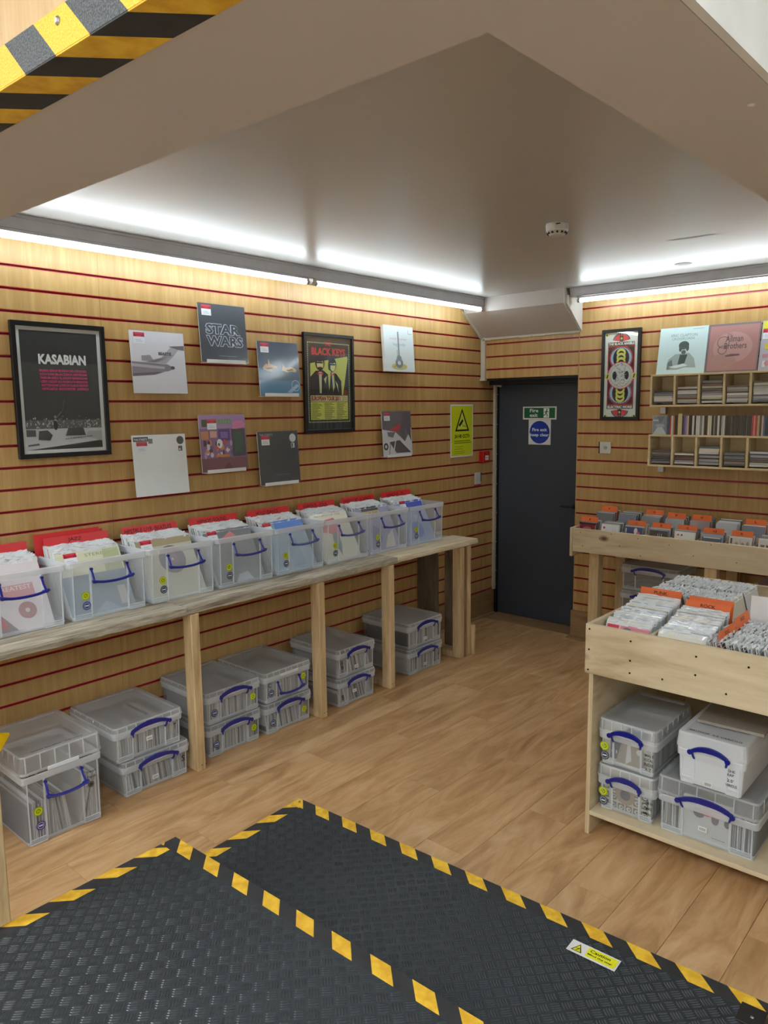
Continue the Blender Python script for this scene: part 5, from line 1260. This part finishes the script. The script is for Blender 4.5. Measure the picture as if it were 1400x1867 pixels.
def platform(name, label, corner, rot, w_, d_, h_, q):
    """corner = far left corner; runs +x for w_ and -y for d_"""
    p = empty(name, (corner[0], corner[1], 0), rot); tag(p, label, 'platform')
    MB().bbox(0, -d_, 0, w_, 0, h_-.004, .003).build('base', M['blackpaint'], p)
    MB().bbox(.052, -d_+.002, h_-.0038, w_-.052, -.052, h_, .0008).build('rubber_mat', M['rubber'], p)
    o = tread(w_-.106, d_-.056, .053, -d_+.003).build('tread_bar', M['rubberbar'], p); o.location.z = h_; o['kind'] = 'stuff'
    t_ = .0014
    MB().bbox(.0, -.056, 0, w_, 0.0, t_, .0003).build('hazard_tape', M['tape_step_x%d' % q], p, (0, 0, h_-.002))
    MB().bbox(.0, -d_, 0, .056, -.0575, t_, .0003).build('hazard_tape', M['tape_step_y%d' % q], p, (0, 0, h_-.002))
    MB().bbox(w_-.056, -d_, 0, w_, -.0575, t_, .0003).build('hazard_tape', M['tape_step_y%d' % q], p, (0, 0, h_-.002))
    return p
Z1, Z2 = .155, .30
p = platform('step_platform', 'lower black rubber step platform edged with yellow and black tape', (1.287, 1.968), R(3), 1.80, .61, Z1, 0)
MB().lathe([(.005, 0), (.005, .002), (.003, .0035)], 10).build('screw', M['steel'], p, (.022, -.022, Z1))
MB().bbox(1.735, -.115, Z1, 1.80, -.04, Z1+.004, .001).build('corner_plate', M['blackpaint'], p)
MB().lathe([(.005, 0), (.005, .002), (.003, .0035)], 10).build('screw', M['steel'], p, (1.77, -.085, Z1+.004))
p = platform('step_platform', 'higher black rubber platform with taped edges in the foreground', (1.353, 1.334), R(1.6), 1.86, 2.6, Z2, 1)
cc = [(.4, .55), (.65, .9), (1.02, .5), (1.1, .42), (.9, .75), (.3, .35), (.75, .3)]
for i, (x, y) in enumerate(cc): MB().lathe([(.0022, 0), (.0018, .0015), (.0005, .002)], 6).build('screw', M['steel'], p, (x, -y, Z2+.0006))
t = empty('caution_sign', (2.636, 1.917, Z1+.0035), R(2.5)); tag(t, 'small Caution Mind the step sticker on the lower platform', 'sign')
MB().bbox(-.075, -.026, 0, .075, .026, .0012, .0003).build('sign_plate', M['whiteplastic'], t)
CY = (.88, .88, .10)
ink_print([('p', [(-.064, -.018), (-.030, -.018), (-.047, .018)], (.1, .1, .05)), ('p', [(-.059, -.0155), (-.035, -.0155), (-.047, .012)], CY), ('l', -.050, -.013, -.043, -.004, .0025, (.1, .1, .05)), ('l', -.053, -.006, -.040, -.001, .0025, (.1, .1, .05)), ('r', -.020, -.020, .070, .020, CY), ('t', 'Caution', -.012, .002, .062, .013, (.12, .12, .05), .02), ('t', 'Mind the step', -.014, -.014, .074, .010, (.12, .12, .05), .02)],
          O=(0, 0, .0012), U=(1, 0, 0), V=(0, 1, 0), N=(0, 0, 1), name='sign_print', parent=t)
e = MB().bbox(-.035, -.035, 0, .035, .035, 2.198-Z2-.0005, .003).build('timber_post', M['pine'], None, (1.340, .735, Z2+.0003))
tag(e, 'timber post standing on the high platform at the left frame edge', 'post')

# yellow plastic bag hung from the bench edge, just outside the left frame edge
t = empty('carrier_bag', (.515, 1.0, .44), R(90)); tag(t, 'yellow plastic bag hanging from the bench, its corner showing at the left frame edge', 'bag')
pts = [(-.13, .0), (.06, -.02), (.128, .070), (.10, .078), (.0, .125), (-.12, .11)]
vs = [(x, 0, z) for x, z in pts]+[(x*.96, -.022 if 0 < k < 5 else -.006, z) for k, (x, z) in enumerate(pts)]
fs = [tuple(range(6)), tuple(range(11, 5, -1))]+[(k, 6+k, 6+(k+1) % 6, (k+1) % 6) for k in range(6)]
MB().add(vs, fs).build('bag_body', M['yellowplastic'], t)
MB().tube([(-.03, -.004, .115), (-.02, -.006, .25), (.0, -.003, .40)], .004).build('bag_handle', M['yellowplastic'], t)
MB().tube([(.02, -.004, .11), (.01, -.006, .25), (.0, -.003, .398)], .004).build('bag_handle', M['yellowplastic'], t)

# ================================================================== CEILING THINGS
t = empty('smoke_detector', (1.748, 3.222, CZ)); tag(t, 'round white smoke detector on the ceiling', 'detector')
MB().lathe([(.0, 0), (.050, -.0), (.052, -.006), (.050, -.030), (.047, -.034)][1:], 24).build('base', M['whiteplastic'], t, smooth=False)
MB().lathe([(.047, -.034), (.036, -.048), (.033, -.052), (.001, -.054)], 24).build('sensor_head', M['offwhite'], t)
mb = MB()
for i in range(12):
    a_ = 2*math.pi*i/12; mb.box(-.004, .0385, -.046, .004, .0455, -.038, M=Matrix.Rotation(a_, 4, 'Z'))
mb.build('vent_slot', M['blackmetal'], t)['kind'] = 'stuff'
MB().box(.012, -.0525, -.012, .032, -.049, -.008).build('status_slot', M['blackmetal'], t).rotation_euler.z = R(10)
t = MB().lathe([(.050, 0), (.050, -.0012), (.047, -.0015)], 20).build('blanking_disc', M['stain'], None, (1.803, 4.64, CZ-.0003)); tag(t, 'flat beige blanking disc on the ceiling near the right lamp', 'cover')

def led(label, a, b_, axis, other, z=2.507):
    L_ = b_-a
    loc = (other, a, z) if axis == 'y' else (a, other, z)
    t = empty('led_batten', loc, R(90) if axis == 'y' else 0); tag(t, label, 'lamp', 'LED tube lamps along the cornices')
    MB().bbox(.0, -.012, .013, L_, .012, .0275, .003).build('housing', M['cornice'], t)
    mb = MB(); seg = 12; mb.lathe([(.0125, .02), (.0125, L_-.02)], seg, axis='x'); mb.build('tube', M['tubelight'], t)
    for x0 in (0, L_-.02): MB().lathe([(.0135, x0), (.0135, x0+.02)], seg, axis='x').build('end_cap', M['cornice'], t)
XT = .192
led('LED tube on the left cornice behind the viewpoint', -.52, 1.28, 'y', XT)
led('long LED tube on the left cornice above the KASABIAN poster', 1.31, 3.11, 'y', XT)
led('LED tube on the left cornice ending near the door', 3.155, 4.90, 'y', XT)
led('LED tube on the right cornice above the wall shelves', .945, 2.745, 'x', YB-.192)
led('LED tube on the right cornice beyond the frame', 2.79, 4.55, 'x', YB-.192)
led('LED tube on the far right wall cornice, nearer the corner', 3.2, 5.0, 'y', 4.56)  # right wall tubes are unseen, added to even out the room light
led('LED tube on the far right wall cornice, nearer the entrance', 1.35, 3.15, 'y', 4.56)
MB_ = MB().tube([(.19, 3.10, 2.50), (.195, 3.125, 2.494), (.19, 3.15, 2.505), (.185, 3.16, 2.52)], .003, 6)
tag(MB_.build('lamp_cable', M['offwhite']), 'short pale cable bridging the two left LED tubes', 'cable')
